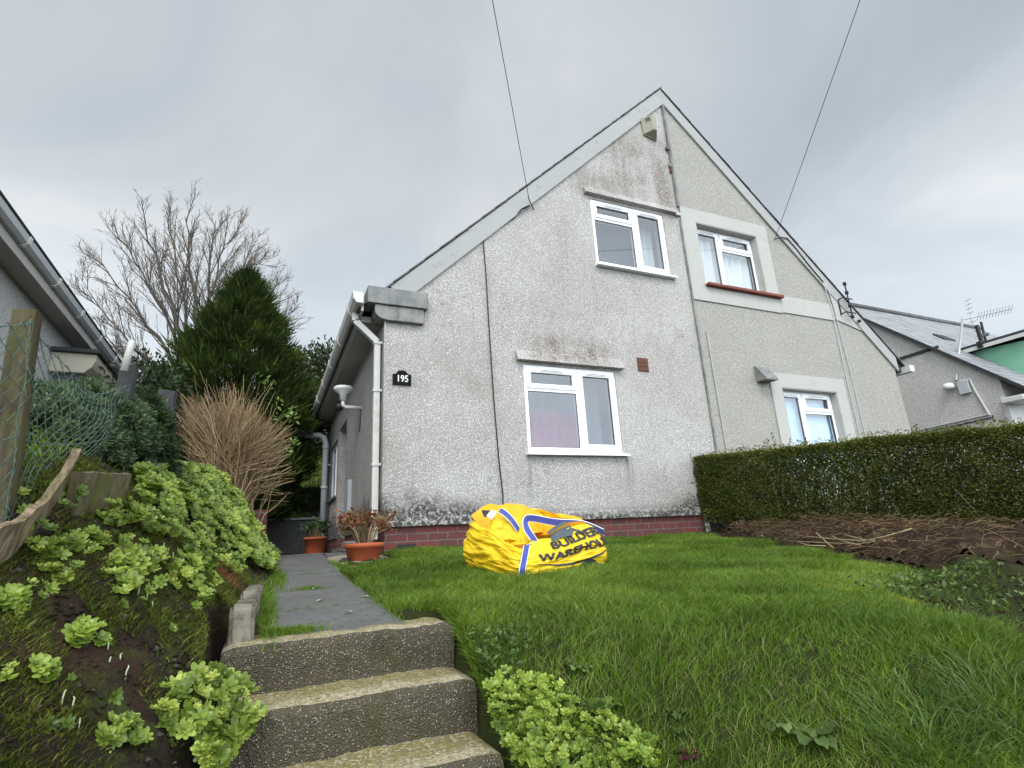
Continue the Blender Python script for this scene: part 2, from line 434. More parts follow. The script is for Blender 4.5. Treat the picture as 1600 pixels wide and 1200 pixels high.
def aggregate():
    t = NT('exposed_aggregate')
    v = t.node('ShaderNodeTexVoronoi', {'Scale': 150.}); t.l.new(t.P, v.inputs['Vector'])
    cs = t.sep(v.outputs['Color']); d = v.outputs['Distance']
    stone = t.math('MULTIPLY', t.rng(cs[0], .60, .68), t.rng(d, .40, .28))
    tint = t.ramp(cs[1], [(0, (.34, .31, .25)), (.45, (.20, .15, .09)), (.7, (.48, .46, .41)), (1, (.15, .12, .09))])
    base = t.mix(t.noise(5, 5, .7), (.036, .031, .021), (.10, .086, .055))
    base = t.mix(t.rng(t.noise(60, 4, .7), .5, .75, 0, .7), base, (.075, .06, .035))
    c = t.mix(stone, base, tint)
    c = t.mix(t.rng(t.noise(4, 6, .75), .52, .66, 0, .7), c, (.05, .052, .016)); c = t.mix(t.rng(t.noise(2.2, 5, .7), .5, .7, 0, .6), c, (.018, .017, .012))
    h = t.math('ADD', t.math('MULTIPLY', d, -1.), t.math('MULTIPLY', t.noise(30, 4), .5))
    t.bump(h, .9, .008); return t.fin(c, .85, .3)
M['agg'] = aggregate()
def treadm():
    t = NT('worn_tread'); n = t.noise(6, 6, .7)
    X, Y, Z = t.sep()
    fr = t.math('FRACT', t.math('DIVIDE', t.math('ADD', t.math('SUBTRACT', Y, .52), t.math('MULTIPLY', t.math('SUBTRACT', n, .5), .05)), .29))
    c = t.mix(t.rng(n, .35, .65), (.33, .285, .19), (.22, .185, .09)); c = t.mix(t.rng(fr, .25, .6, 0, .75), c, t.mix(n, (.10, .085, .018), (.22, .185, .045)))
    v = t.node('ShaderNodeTexVoronoi', {'Scale': 110.}); t.l.new(t.P, v.inputs['Vector'])
    cs = t.sep(v.outputs['Color']); c = t.mix(t.math('MULTIPLY', t.rng(cs[0], .6, .9), .6), c, (.46, .42, .34)); c = t.mix(t.rng(cs[1], .75, .9, 0, .6), c, (.10, .085, .05))
    t.bump(t.math('ADD', v.outputs['Distance'], t.noise(50, 4)), .7, .004); return t.fin(c, .9, .2)
M['tread'] = treadm()
def slabm():
    t = NT('path_slabs'); n = t.noise(3.5, 6, .7); f = t.noise(120, 4, .7)
    c = t.mix(n, (.065, .066, .066), (.165, .163, .158)); c = t.mix(t.rng(t.noise(22, 5, .75), .45, .7, 0, .6), c, (.035, .034, .032)); c = t.mix(t.rng(t.geo.outputs['Random Per Island'], 0, 1, 0, .45), c, (.115, .113, .108)); c = t.mix(t.rng(f, .5, .75, 0, .5), c, (.20, .195, .18))
    c = t.mix(t.rng(t.noise(4, 6, .75), .56, .70, 0, .6), c, (.05, .052, .022))
    t.bump(f, .7, .004); return t.fin(c, t.rng(n, .3, .7, .55, .85), .35)
M['slab'] = slabm()
M['patch'] = smooth_render('cement_patch', (.36, .32, .24), (.24, .215, .16), (.15, .14, .10))
M['edging'] = aged('edging_stone', (.24, .22, .175), (.11, .10, .08), (.05, .045, .035), 14)
def groundm():
    t = NT('garden_soil'); X, Y, Z = t.sep()
    n = t.noise(9, 6, .7); f = t.noise(70, 5, .7)
    c = t.mix(n, (.016, .012, .009), (.05, .036, .024)); c = t.mix(t.rng(f, .55, .75, 0, .6), c, (.085, .06, .04))
    red = t.math('MULTIPLY', t.rng(t.noise(3.3, 4), .48, .62, 0, .6), 1.); c = t.mix(red, c, (.06, .032, .02))
    moss = t.rng(t.noise(5.5, 6, .72), .50, .60, 0, .85); c = t.mix(moss, c, t.mix(f, (.035, .05, .010), (.075, .085, .020)))
    # grass roots under the lawn
    lawn = t.math('MULTIPLY', t.rng(X, .35, .8), t.rng(X, 4.9, 3.6)); lawn = t.math('MAXIMUM', lawn, t.rng(Y, 12.3, 13.2))
    c = t.mix(t.math('MULTIPLY', lawn, .8), c, t.mix(f, (.02, .03, .007), (.05, .06, .015)))
    t.bump(t.math('ADD', t.noise(30, 6, .75), f), 1.0, .02); return t.fin(c, .95, .15)
M['ground'] = groundm()
def heapm():
    t = NT('reddish_soil'); n = t.noise(7, 6, .7); f = t.noise(60, 5, .7)
    c = t.mix(t.rng(n, .3, .7), (.026, .018, .012), (.075, .047, .031)); c = t.mix(t.rng(f, .55, .72, 0, .7), c, (.16, .105, .06)); c = t.mix(t.rng(t.noise(4, 5, .7), .58, .68, 0, .7), c, (.20, .15, .075))
    t.bump(t.math('ADD', t.noise(35, 6, .75), f), 1.0, .025); return t.fin(c, .95, .15)
M['heap'] = heapm()
M['stone'] = plain('soil_stones', (.055, .048, .04), .9, .2, .5, 20, .003)
def bagm():
    t = NT('woven_yellow'); n = t.noise(6, 5)
    c = t.mix(n, (.78, .54, .016), (.66, .42, .010)); c = t.mix(t.rng(t.noise(4, 6, .7), .55, .75, 0, .45), c, (.36, .25, .05))
    wv = t.node('ShaderNodeTexNoise', {'Scale': 9., 'Detail': 5., 'Roughness': .6}); 
    v = t.node('ShaderNodeVectorMath', {0: t.P, 1: (1., 1., 4.)}, operation='MULTIPLY'); t.l.new(v.outputs[0], wv.inputs['Vector'])
    t.bump(wv.outputs[0], .55, .03); return t.fin(c, .48, .35)
M['bag'] = bagm()
M['baginside'] = plain('woven_orange', (.76, .35, .012), .55, .3, .2, 7, .01, 0, 12)
M['strap'] = plain('blue_webbing', (.055, .075, .28), .7, .2, .3, 60, .002)
M['print'] = plain('dark_print', (.025, .03, .035), .5, .3, .4, 25)
M['printgrey'] = plain('grey_print', (.07, .09, .105), .5, .3, .4, 18)
M['green_wall'] = plain('green_paint', (.19, .42, .29), .7, .25, .2, 3)
M['roofedge'] = plain('flat_roof_edge', (.035, .037, .04), .7, .25, .3, 5)
M['cream'] = plain('cream_moulding', (.42, .39, .31), .7, .2, .2, 6)
M['pipe'] = plain('white_pipe', (.42, .42, .40), .5, .3, .12, 12)
M['whitewall'] = smooth_render('white_wall', (.55, .55, .54), (.50, .50, .48), (.40, .38, .35))
# plants
M['grass'] = foliage('grass_blades', [(0, (.044, .088, .008)), (.3, (.096, .180, .014)), (.6, (.168, .278, .025)), (.9, (.26, .355, .05)), (1, (.40, .36, .17))], .35, .45, .3)
M['longgrass'] = foliage('long_grass', [(0, (.04, .085, .012)), (.6, (.10, .18, .035)), (1, (.19, .25, .075))], .35)
M['hedge'] = foliage('hedge_leaves', [(0, (.036, .048, .010)), (.5, (.100, .124, .027)), (.85, (.18, .20, .046)), (1, (.28, .27, .085))], .25, .75, .12)
M['conifer'] = foliage('conifer_sprays', [(0, (.012, .020, .005)), (.45, (.038, .062, .011)), (.8, (.095, .135, .022)), (1, (.20, .25, .05))], .2, .6, .2)
M['shrub'] = foliage('shrub_leaves', [(0, (.022, .040, .018)), (.5, (.066, .110, .048)), (1, (.17, .24, .115))], .2, .55, .25)
M['shrub2'] = foliage('shrub_dark', [(0, (.012, .024, .010)), (.5, (.030, .055, .020)), (1, (.08, .125, .045))], .2, .55, .25)
M['bgtree'] = foliage('tree_leaves', [(0, (.018, .030, .009)), (.5, (.04, .060, .016)), (1, (.10, .12, .035))], .3)
M['sedum'] = foliage('stonecrop_leaves', [(0, (.085, .14, .020)), (.5, (.22, .30, .042)), (1, (.43, .50, .10))], .25, .4, .4)
M['sedum_y'] = foliage('stonecrop_yellow', [(0, (.10, .18, .022)), (.5, (.24, .34, .042)), (1, (.44, .52, .10))], .25, .4, .4)
M['cover'] = foliage('ground_cover_leaves', [(0, (.055, .10, .012)), (.5, (.165, .24, .030)), (1, (.36, .43, .07))], .25, .4, .4)
M['weed'] = foliage('weed_leaves', [(0, (.05, .09, .022)), (.6, (.11, .175, .045)), (1, (.20, .27, .085))], .25)
M['dock'] = foliage('dock_leaves', [(0, (.09, .16, .03)), (.6, (.16, .26, .055)), (1, (.28, .36, .09))], .25)
M['moss'] = foliage('moss_tufts', [(0, (.034, .050, .009)), (.5, (.10, .125, .020)), (1, (.24, .24, .055))], .2, .8, .1)
M['mossy'] = foliage('yellow_moss', [(0, (.22, .25, .012)), (1, (.42, .43, .03))], .2, .8, .1)
M['straw'] = foliage('dead_stems', [(0, (.10, .062, .032)), (.5, (.26, .175, .095)), (1, (.46, .36, .22))], .1, .8, .15)
M['stalk'] = foliage('shrub_stems', [(0, (.10, .062, .032)), (.5, (.30, .205, .115)), (1, (.56, .43, .27))], .1, .8, .15)
M['bark'] = plain('bark', (.085, .075, .062), .9, .15, .35, 8, .01)
M['twig'] = plain('twigs', (.13, .108, .092), .9, .15, .3, 8)
M['redleaf'] = foliage('autumn_leaves', [(0, (.12, .025, .018)), (.45, (.26, .075, .04)), (.7, (.20, .14, .05)), (1, (.26, .30, .08))], .3)
M['rust'] = foliage('rusty_grass', [(0, (.10, .04, .012)), (1, (.28, .13, .05))], .2)
M['shoot'] = plain('pale_shoots', (.42, .47, .28), .5, .3, .15, 30)
M['purple'] = foliage('purple_leaves', [(0, (.05, .012, .02)), (1, (.12, .03, .045))], .2)

# ------------------------------------------------------------------ terrain
def sst(a, b, x):
    t = np.clip((x - a) / (b - a), 0, 1); return t * t * (3 - 2 * t)
def soft(x, k): return k * np.logaddexp(0, x / k)
ZP = lambda y: np.where(y > 6.4, .0, -.325 + (np.minimum(y, 6.4) - 2.75) * .089)          # path level
def n2(x, y, s, seed=0.):
    x = np.asarray(x, float); y = np.asarray(y, float)
    return (np.sin(x * s * 1.3 + 1.7 * np.sin(y * s * .9 + seed) + seed) + np.sin(y * s * 1.7 + 1.3 * np.sin(x * s * 1.1 + 2 * seed)) + .6 * np.sin((x + y) * s * 2.9 + seed * 3)) / 2.6
def gz(x, y):
    x = np.asarray(x, float); y = np.asarray(y, float)
    base = np.where(y > 6, -.02, -.02 - .087 * (6 - y))
    lip = np.interp(x, [.7, 1.0, 1.6, 2.5, 4, 8], [2.62, 2.5, 2.05, 1.45, 1.1, .9])
    right = base - soft(lip - y, .09) * .52 + .012 * n2(x, y, 4.5, .3)
    bed = sst(.0, .55, x - np.interp(y, [1.2, 2.1, 2.3, 3.55, 5.6, 6], [3.0, 3.3, 3.9, 4.55, 5.2, 5.3])) * sst(.9, 1.6, y)
    right = right + bed * (.10 + .05 * n2(x, y, 7, 1.)) * sst(6.6, 5.6, y)
    zs = np.where(y > 2.6, ZP(y) - .01, -.335 - soft(2.6 - y, .05) * .58)
    rise = .78 * sst(.12, np.interp(y, [3.9, 5.3], [-.78, -.48]), x) * (1 - .25 * sst(6.0, 9, y)) + .06 * np.clip(-.78 - x, 0, 3)
    left = zs + rise + .02 * n2(x, y, 7, 2.) + .012 * n2(x, y, 15, 4.)
    left = np.maximum(left, np.where(x < -.75, -1.7, -9))
    t = sst(-.02, .62, x)
    z = left * (1 - t) + right * t
    z = np.where((y > 6) & (x > -.1), np.minimum(z, -.02 + 0 * z), z)
    z = np.maximum(z, -1.75 + 0 * z)
    z = z + .56 * (soft(y - 12.0, .25) - soft(y - 19, .5))
    return z
def in_path(x, y):
    xl = np.interp(y, [2.75, 4.2, 6.5, 7], [.02, .06, .15, .0]); xr = np.interp(y, [2.75, 4.6, 5.7, 5.9, 6.0], [.64, .60, .72, 1.1, 1.3])
    return (x > xl) & (x < xr) & (y > 2.5) & (y < 11.75)
STEP_F = [2.55, 2.26, 1.97, 1.68, 1.39, 1.10, .81, .52]      # front edge of each step
def gz_full(x, y):
    z = gz(x, y)
    z = np.where(in_path(x, y), np.minimum(z, ZP(y) - .035), z)
    st = (x > -.16) & (x < .835) & (y < 2.85) & (y > -1)
    k = np.clip(np.floor((2.68 - y) / .29) + 1, 0, 9)
    zt = np.where(y > 2.66, -.325, -.325 - .175 * k)
    z = np.where(st, np.minimum(z, zt - .09), z)
    hs = (x > 1.25) & (x < 10.5) & (y > 6.15) & (y < 12.4)
    return np.where(hs, -.3, z)
def ground_hit(xp, yp):
    d = px(xp, yp); Y = np.linspace(.9, 9, 3000)
    h = gz(d[0] * Y, Y) - d[2] * Y
    i = np.argmax(h > 0); return np.array([d[0] * Y[i], Y[i], float(gz(d[0] * Y[i], Y[i]))])

xs = np.concatenate([-np.geomspace(200, 4.2, 30), np.arange(-4, 7.01, .05), np.geomspace(7.2, 200, 30)])
ys = np.concatenate([-np.geomspace(80, 1.2, 20), np.arange(-1, 7.01, .05), np.arange(7.2, 20, .2), np.geomspace(20.3, 400, 25)])
gx, gy = np.meshgrid(xs, ys)
Z = gz_full(gx, gy)
fine = (gx > -4) & (gx < 7) & (gy < 7)
Z = Z + np.where(fine & ~in_path(gx, gy), .010 * n2(gx, gy, 23, 5.) + .006 * rng.standard_normal(gx.shape), 0)
V = np.stack([gx, gy, Z], -1).reshape(-1, 3)
ny, nx = gx.shape
ii = np.arange(ny * nx).reshape(ny, nx)
Fq = np.stack([ii[:-1, :-1], ii[:-1, 1:], ii[1:, 1:], ii[1:, :-1]], -1).reshape(-1, 4)
ground = mesh_obj('ground', V, Fq, M['ground'], smooth=True)
tag(ground, kind='structure')

# ------------------------------------------------------------------ path
pm = MB(); y = 2.70; k = 0
lens = [.62, .60, .92, .60, .46, .55, .6, .6, .6, .6, .6, .6, .6, .6]
while y < 11.7:
    y1 = min(y + lens[k % len(lens)], 11.75)
    def xe(q): return (float(np.interp(q, [2.75, 4.2, 6.5, 7], [.03, .08, .16, .02])), float(np.interp(q, [2.75, 4.6, 5.6, 11], [.63, .585, .60, .66])))
    a, b = xe(y), xe(y1 - .012)
    z0, z1 = float(ZP(np.array(y))), float(ZP(np.array(y1))); dz = .007 * math.sin(k * 2.3)
    pm.hexa([(a[0], y, z0 - .06), (a[1], y, z0 - .06), (b[1], y1 - .022, z1 - .06), (b[0], y1 - .022, z1 - .06),
             (a[0], y, z0 + dz), (a[1], y, z0 + dz + .003), (b[1], y1 - .022, z1 + dz + .002), (b[0], y1 - .022, z1 + dz)])
    if y > 5.3:      # second strip of slabs against the house
        pm.hexa([(a[1] + .012, y, z0 - .06), (1.16, y, z0 - .06), (1.16, y1 - .022, z1 - .06), (b[1] + .012, y1 - .012, z1 - .06),
                 (a[1] + .012, y, z0 + dz), (1.16, y, z0 - dz), (1.16, y1 - .022, z1 - dz), (b[1] + .012, y1 - .012, z1 + dz)])
    y = y1; k += 1
path = pm.build('path', M['slab'], bevel=.006); tag(path, kind='structure')
for i, (a, b) in enumerate(((441, 917), (490, 923), (572, 936), (500, 942), (545, 960))):
    dd = px(a, b); Yp = np.linspace(2.7, 6, 2000); hit = Yp[np.argmax(ZP(Yp) > dd[2] * Yp)]; q_ = dd * hit; q_[2] = float(ZP(np.array(hit))) + .012
    lm_ = MB(); ang = i * 1.3; L_ = .035; ca_, sa_ = math.cos(ang), math.sin(ang)
    lm_.add([q_ + [-L_ * ca_, -L_ * sa_, 0], q_ + [.012 * sa_, -.012 * ca_, .006], q_ + [L_ * ca_, L_ * sa_, .002], q_ + [-.012 * sa_, .012 * ca_, .005]], [(0, 1, 2, 3)])
    tag(lm_.build('fallen_leaf', M['shoot'], loc=tuple(q_)), 'pale fallen leaf lying on the dark path slabs', 'leaf', 'fallen leaves on the path')
# cement apron, broken outline, over the slabs by the pot
ap = [(.60, 5.45), (.70, 5.05), (.66, 4.75), (.78, 4.62), (.95, 5.0), (1.12, 5.5), (1.13, 5.95), (.72, 5.98), (.58, 5.8)]
am = MB(); apn = [(x, y_, float(ZP(np.array(y_)))) for x, y_ in ap]
am.add([(x, y_, z - .03) for x, y_, z in apn] + [(x, y_, z + .014) for x, y_, z in apn], [tuple(range(9))[::-1], tuple(range(9, 18))] + [(i, (i + 1) % 9, 9 + (i + 1) % 9, 9 + i) for i in range(9)])
tag(am.build('paving', M['patch'], bevel=.01), kind='structure')

# ------------------------------------------------------------------ steps
steps = thing('garden_steps', 'flight of dark exposed aggregate concrete steps with worn sandy treads', 'steps', (.36, 2.0, -1.7))
def step(i, yf, parent):
    z1 = -.325 - .175 * i; z0 = z1 - .42; yb = yf + .33
    x0, x1 = -.115 + .012 * math.sin(i * 2.1), .80 + .014 * math.sin(i * 1.3 + 1)
    nxs = 46; xs_ = np.linspace(x0, x1, nxs); prof = [(yb, z0), (yb, z1 - .002), (yf + .10, z1), (yf + .028, z1 - .004), (yf + .010, z1 - .014), (yf + .002, z1 - .034), (yf, z1 - .08), (yf + .004, z1 - .15), (yf + .006, z0)]
    V = []; F = []; mi = []
    for a, x in enumerate(xs_):
        e_ = min(1., min(a, nxs - 1 - a) / 2.0)
        for (yy, zz) in prof:
            q = Vector((x * 9, yy * 9 + i * 3, zz * 9)); w_ = mnoise.noise(q) * .010 + mnoise.noise(q * 3.3) * .007 + .006 * max(0, mnoise.noise(q * 1.7 + Vector((9, 0, 0))))
            rz = (1 - e_) * .012 * (1 if zz > z1 - .05 else 0)
            V.append((x, yy - (w_ if yy < yf + .06 else 0) + .03 * (x - .35), zz + (w_ * .8 if zz > z1 - .05 else 0) - rz))
    n = len(prof)
    for a in range(nxs - 1):
        for b in range(n - 1):
            F.append((a * n + b, a * n + b + 1, (a + 1) * n + b + 1, (a + 1) * n + b)); mi.append(0 if b <= 2 else 1)
    F.append(tuple(range(n))); mi.append(1); F.append(tuple(range((nxs - 1) * n, nxs * n))[::-1]); mi.append(1)
    o = mesh_obj('step', np.array(V), F, [M['tread'], M['agg']], parent, smooth=False, mi=mi)
    bm = bmesh.new(); bm.from_mesh(o.data); bmesh.ops.recalc_face_normals(bm, faces=bm.faces); bm.to_mesh(o.data); bm.free()
    return o
for i, yf in enumerate(STEP_F): step(i, yf, steps)

# edging stones left of the path
def stone_block(name, P, z0, z1, label, cat, mat, parent=None, group=None, n=7, amp=.012):
    """P: four plan corners; rough, slightly rounded block"""
    bm = bmesh.new()
    v = [bm.verts.new((p[0], p[1], z0)) for p in P] + [bm.verts.new((p[0], p[1], z1 + (p[2] if len(p) > 2 else 0))) for p in P]
    for f in [(3, 2, 1, 0), (4, 5, 6, 7), (0, 1, 5, 4), (1, 2, 6, 5), (2, 3, 7, 6), (3, 0, 4, 7)]: bm.faces.new([v[i] for i in f])
    bmesh.ops.bevel(bm, geom=bm.edges[:], offset=.012, segments=2, affect='EDGES')
    bmesh.ops.subdivide_edges(bm, edges=[e_ for e_ in bm.edges if e_.calc_length() > .05], cuts=n, use_grid_fill=True)
    for q in bm.verts:
        q.co += Vector((mnoise.noise(q.co * 14), mnoise.noise(q.co * 14 + Vector((5, 1, 2))), mnoise.noise(q.co * 14 + Vector((1, 8, 3))))) * amp
    bmesh.ops.recalc_face_normals(bm, faces=bm.faces)
    V = [tuple(q.co) for q in bm.verts]; bm.verts.index_update(); F = [[q.index for q in f.verts] for f in bm.faces]; bm.free()
    c = np.mean([p[:2] for p in P], 0)
    o = mesh_obj(name, np.array(V), F, mat, parent, (c[0], c[1], z0) if parent is None else (0, 0, 0), True)
    if parent is None: tag(o, label, cat, group)
    return o
stone_block('edging_stone', [(-.105, 2.66), (-.01, 2.68), (.0, 2.95), (-.09, 2.95)], -.40, -.185, 'upright rough edging stone standing at the end of the top step', 'edging stone', M['edging'])
stone_block('edging_stone', [(-.075, 2.99), (.005, 2.99), (.02, 3.75), (-.06, 3.75)], -.36, -.15, 'long low concrete edging stone leading from the upright one up the path', 'edging stone', M['edging'])

# ------------------------------------------------------------------ house (left half): all coordinates in metres
YF = 6.0                       # facade plane
XL, XP, XR = 1.15, 5.91, 10.60
APX, APZ = 5.91, 7.56
SL = (APZ - 2.93) / (APX - 1.10)
def roofz(x): return 2.93 + (x - 1.10) * SL if x <= APX else APZ - (x - APX) * SL
YB = 12.5
def rect(x0, x1, z0, z1): return [(x0, z0), (x1, z0), (x1, z1), (x0, z1)]
UW = (4.19, 5.55, 3.83, 4.93); LW = (2.90, 4.29, 1.06, 2.19)
RUW = (6.24, 7.60, 3.80, 4.95); RLW = (7.50, 8.80, .95, 2.18)
house = thing('semi_detached_house', 'white pebbledashed half of the gabled pair, numbered 195, with brick plinth', 'house', (3.5, YF, 0))
f2 = lambda u, v, d: (u, YF + d, v)
wv_, wf_ = wall_mesh([(XL, .24), (XP - .006, .24), (XP - .006, roofz(XP) - .03), (XL, roofz(XL) - .03)], [rect(*UW), rect(*LW)], f2, .24)
wall_b = MB(); wall_b.add(wv_, wf_)
# side wall with window and door openings (plane x = XL), rear wall, party wall
SD = (9.15, 10.15, .05, 2.12); SW = (10.35, 11.55, .98, 2.02)
sv, sf = wall_mesh([(YF + .24, .24), (SD[0], .24), (SD[0], SD[3]), (SD[1], SD[3]), (SD[1], .24), (YB - .24, .24), (YB - .24, 2.95), (YF + .24, 2.95)], [rect(*SW)], lambda u, v, d: (XL + d, u, v), .24)
wall_b.add(sv, sf)
wall_b.add(*wall_mesh([(XL, .0), (XP, .0), (XP, roofz(XP) - .03), (XL, roofz(XL) - .03)], [], lambda u, v, d: (u, YB - d, v), .23))
wall_b.box(XP - .1, XP - .006, YF + .241, YB - .24, 0, 6.9)
hw = wall_b.build('wall', M['dash'], house)
# bellmouth drips over the windows and at the foot of the render
lb = MB()
lb.prism([(YF + .01, 4.975), (YF - .075, 4.985), (YF - .035, 5.06), (YF + .01, 5.14)], 0, 4.08, 5.78)
lb.prism([(YF + .01, 4.965), (YF - .05, 4.965), (YF - .03, 5.03), (YF + .01, 5.08)], 0, 5.785, 5.90)
lb.build('drip_mould', M['dash'], house)
lb = MB(); lb.prism([(YF + .01, 2.225), (YF - .085, 2.225), (YF - .05, 2.29), (YF + .01, 2.40)], 0, 2.80, 4.41); lb.build('drip_mould', M['dash'], house)
lb = MB(); lb.prism([(YF + .01, .235), (YF - .035, .235), (YF - .02, .30), (YF + .01, .36)], 0, XL - .03, XP - .3); lb.build('render_foot', M['dash'], house)
MB().box(XL - .012, XL + .012, YF - .012, YF + .02, .37, 2.72).build('corner_bead', M['dash'], house)
# brick plinth
pb = MB(); pb.box(XL + .02, XP - .36, YF + .012, YF + .2, -.3, .236)
pb.box(XL + .015, XL + .2, YF + .2, SD[0] - .002, -.3, .236); pb.box(XL + .015, XL + .2, SD[1] + .002, YB, -.3, .236)
pl = pb.build('plinth', M['brick'], house)
MB().box(1.30, 1.50, YF - .012, YF + .008, -.03, .05).build('floor_vent', M['black'], house)
ob = MB()
for i in range(4):
    for j in range(3): ob.box(4.70 + i * .044, 4.70 + i * .044 + .032, YF - .016, YF + .0, 2.24 + j * .064, 2.24 + j * .064 + .050)
ob.box(4.69, 4.878, YF - .008, YF + .01, 2.23, 2.435); ob.build('air_brick', M['airbrick'], house)
# painted verge band
vb = MB(); hh = .34
vb.add([(1.42, y_, roofz(1.42) - hh) for y_ in (YF - .03, YF + .01)] + [(APX - .01, y_, roofz(APX - .01) - hh) for y_ in (YF - .03, YF + .01)] +
       [(APX - .01, y_, roofz(APX - .01) - .02) for y_ in (YF - .03, YF + .01)] + [(1.20, y_, roofz(1.20) - .02) for y_ in (YF - .03, YF + .01)],
       [(0, 2, 4, 6), (1, 7, 5, 3), (0, 1, 3, 2), (2, 3, 5, 4), (4, 5, 7, 6), (6, 7, 1, 0)])
vb.build('verge_band', M['band'], house)
# concrete kneeler at the eaves
kb = MB(); kb.box(.93, 1.64, YF - .10, YF + .20, 2.745, 2.955)
prof = [(1.02, 2.742), (1.02, 2.66)] + [(1.02 + .16 * (1 - math.cos(a)), 2.66 - .10 * math.sin(a)) for a in np.linspace(.2, math.pi / 2, 6)] + [(1.595, 2.56), (1.595, 2.742)]
kb.prism([(p[0], p[1]) for p in prof], 1, YF - .07, YF + .2)
kn = kb.build('kneeler', M['concrete'], house, bevel=.008)
# roof slab with a ragged slate edge
rb = MB(); rnd_ = random.Random(3)
n = 26
for i in range(n):
    x0 = .84 + (APX - .84) * i / n; x1 = .84 + (APX - .84) * (i + 1.06) / n if i < n - 1 else APX
    j = rnd_.uniform(-.012, .012); th = .022
    rb.hexa([(x0, YF - .046 + j * .5, roofz(x0) - .0), (x1, YF - .046 + j * .5, roofz(x1) - .010), (x1, YB + .1, roofz(x1) - .010), (x0, YB + .1, roofz(x0) - .0),
             (x0, YF - .046 + j * .5, roofz(x0) + th), (x1, YF - .046 + j * .5, roofz(x1) + th - .010), (x1, YB + .1, roofz(x1) + th - .010), (x0, YB + .1, roofz(x0) + th)])
rb.hexa([(.9, YF + .03, 2.70), (APX, YF + .03, 7.40), (APX, YB, 7.40), (.9, YB, 2.70), (.9, YF + .03, roofz(.9)), (APX, YF + .03, roofz(APX) - .01), (APX, YB, roofz(APX) - .01), (.9, YB, roofz(.9))])
rb.build('roof', M['slate_dark'], house)
# soffit, fascia, gutter, pipes
MB().box(.90, 1.15, YF + .21, YB, 2.62, 2.69).build('soffit', M['soffit'], house)
MB().box(.872, .898, YF - .02, YB, 2.66, 2.88).build('fascia', M['gutter'], house)
gm = MB(); gm.prism([(.868, 2.70), (.80, 2.70), (.765, 2.75), (.755, 2.83), (.77, 2.83), (.785, 2.76), (.808, 2.718), (.868, 2.718)], 1, YF - .14, YB)
gm.prism([(.868, 2.70), (.80, 2.70), (.765, 2.75), (.755, 2.83), (.868, 2.83)], 1, YF - .152, YF - .141)
gt = gm.build('gutter', M['gutter'], house)
for i in range(6):
    yy = YF + .25 + i * 1.05; MB().prism([(.87, 2.69), (.795, 2.69), (.757, 2.742), (.746, 2.836), (.755, 2.836), (.766, 2.748), (.80, 2.699), (.87, 2.699)], 1, yy, yy + .05).build('bracket', M['gutter'], gt)
db = MB()
def sqpipe(b, pts, s):
    for a, c in zip(pts[:-1], pts[1:]):
        b.tube([a, c], s * .707, 4, ph=math.pi / 4)
sqpipe(db, [(.83, YF + .17, 2.70), (.83, YF + .17, 2.60), (1.09, YF + .17, 2.36), (1.09, YF + .17, .12)], .068)
dp = db.build('downpipe', M['gutter'], house)
for z_ in (2.33, 1.75, .9): MB().box(1.046, 1.145, YF + .125, YF + .215, z_, z_ + .03).build('pipe_clip', M['gutter'], dp)
gp = MB(); gp.tube([(.45, 11.3, 2.36), (.56, 11.3, 2.28), (.66, 11.3, 2.25), (.90, 11.3, 2.25), (.99, 11.3, 2.21), (1.03, 11.3, 2.10), (1.03, 11.3, .05)], .058, 12)
gp.tube([(1.03, 11.3, 1.98), (1.03, 11.3, 2.03)], .07, 12); gp.tube([(1.03, 11.3, 1.2), (1.03, 11.3, 1.25)], .07, 12); gp.tube([(.74, 11.3, 2.25), (.79, 11.3, 2.25)], .07, 12)
gp.tube([(1.03, 11.3, 1.68), (1.15, 11.3, 1.66)], .02, 8); gp.build('drainpipe', M['gutter_grey'], house, smooth=True)
# old metal numerals on the downpipe
def text_mesh(s, size, offset=0., res=3):
    cu = bpy.data.curves.new('txt', 'FONT'); cu.body = s; cu.size = size; cu.offset = offset; cu.align_x = 'CENTER'; cu.align_y = 'CENTER'; cu.resolution_u = res; cu.fill_mode = 'FRONT'
    o = bpy.data.objects.new('txt', cu); COL.objects.link(o)
    dg = bpy.context.evaluated_depsgraph_get(); me = bpy.data.meshes.new_from_object(o.evaluated_get(dg))
    V = np.array([v.co[:] for v in me.vertices]); F = [tuple(p.vertices) for p in me.polygons]
    bpy.data.objects.remove(o); bpy.data.curves.remove(cu); bpy.data.meshes.remove(me)
    return V, F
def flat_text(b, s, size, c, offset=0., depth=.003, sx=1.):
    V, F = text_mesh(s, size, offset)
    b.add([(c[0] + v[0] * sx, c[1] - depth, c[2] + v[1]) for v in V], [f[::-1] for f in F])
for i, ch in enumerate('195'):
    nb_ = MB(); flat_text(nb_, ch, .13, (1.09, YF + .1355, 1.62 - i * .145), .002, .003); mesh_obj('old_numeral', np.array(nb_.v), nb_.f, M['silver'], dp)

def curtain(name, x0, x1, z0, z1, y, mat, parent, folds, amp=.02):
    n = 60; V = []; F = []
    for i in range(n + 1):
        x = x0 + (x1 - x0) * i / n; yy = y + amp * math.sin(i / n * folds * 6.28 + .6 * math.sin(i * .3))
        V += [(x, yy, z0), (x, yy + .008 * math.sin(i * .5), z1)]
    for i in range(n): F.append((2 * i, 2 * i + 2, 2 * i + 3, 2 * i + 1))
    return mesh_obj(name, np.array(V), F, mat, parent, smooth=True)

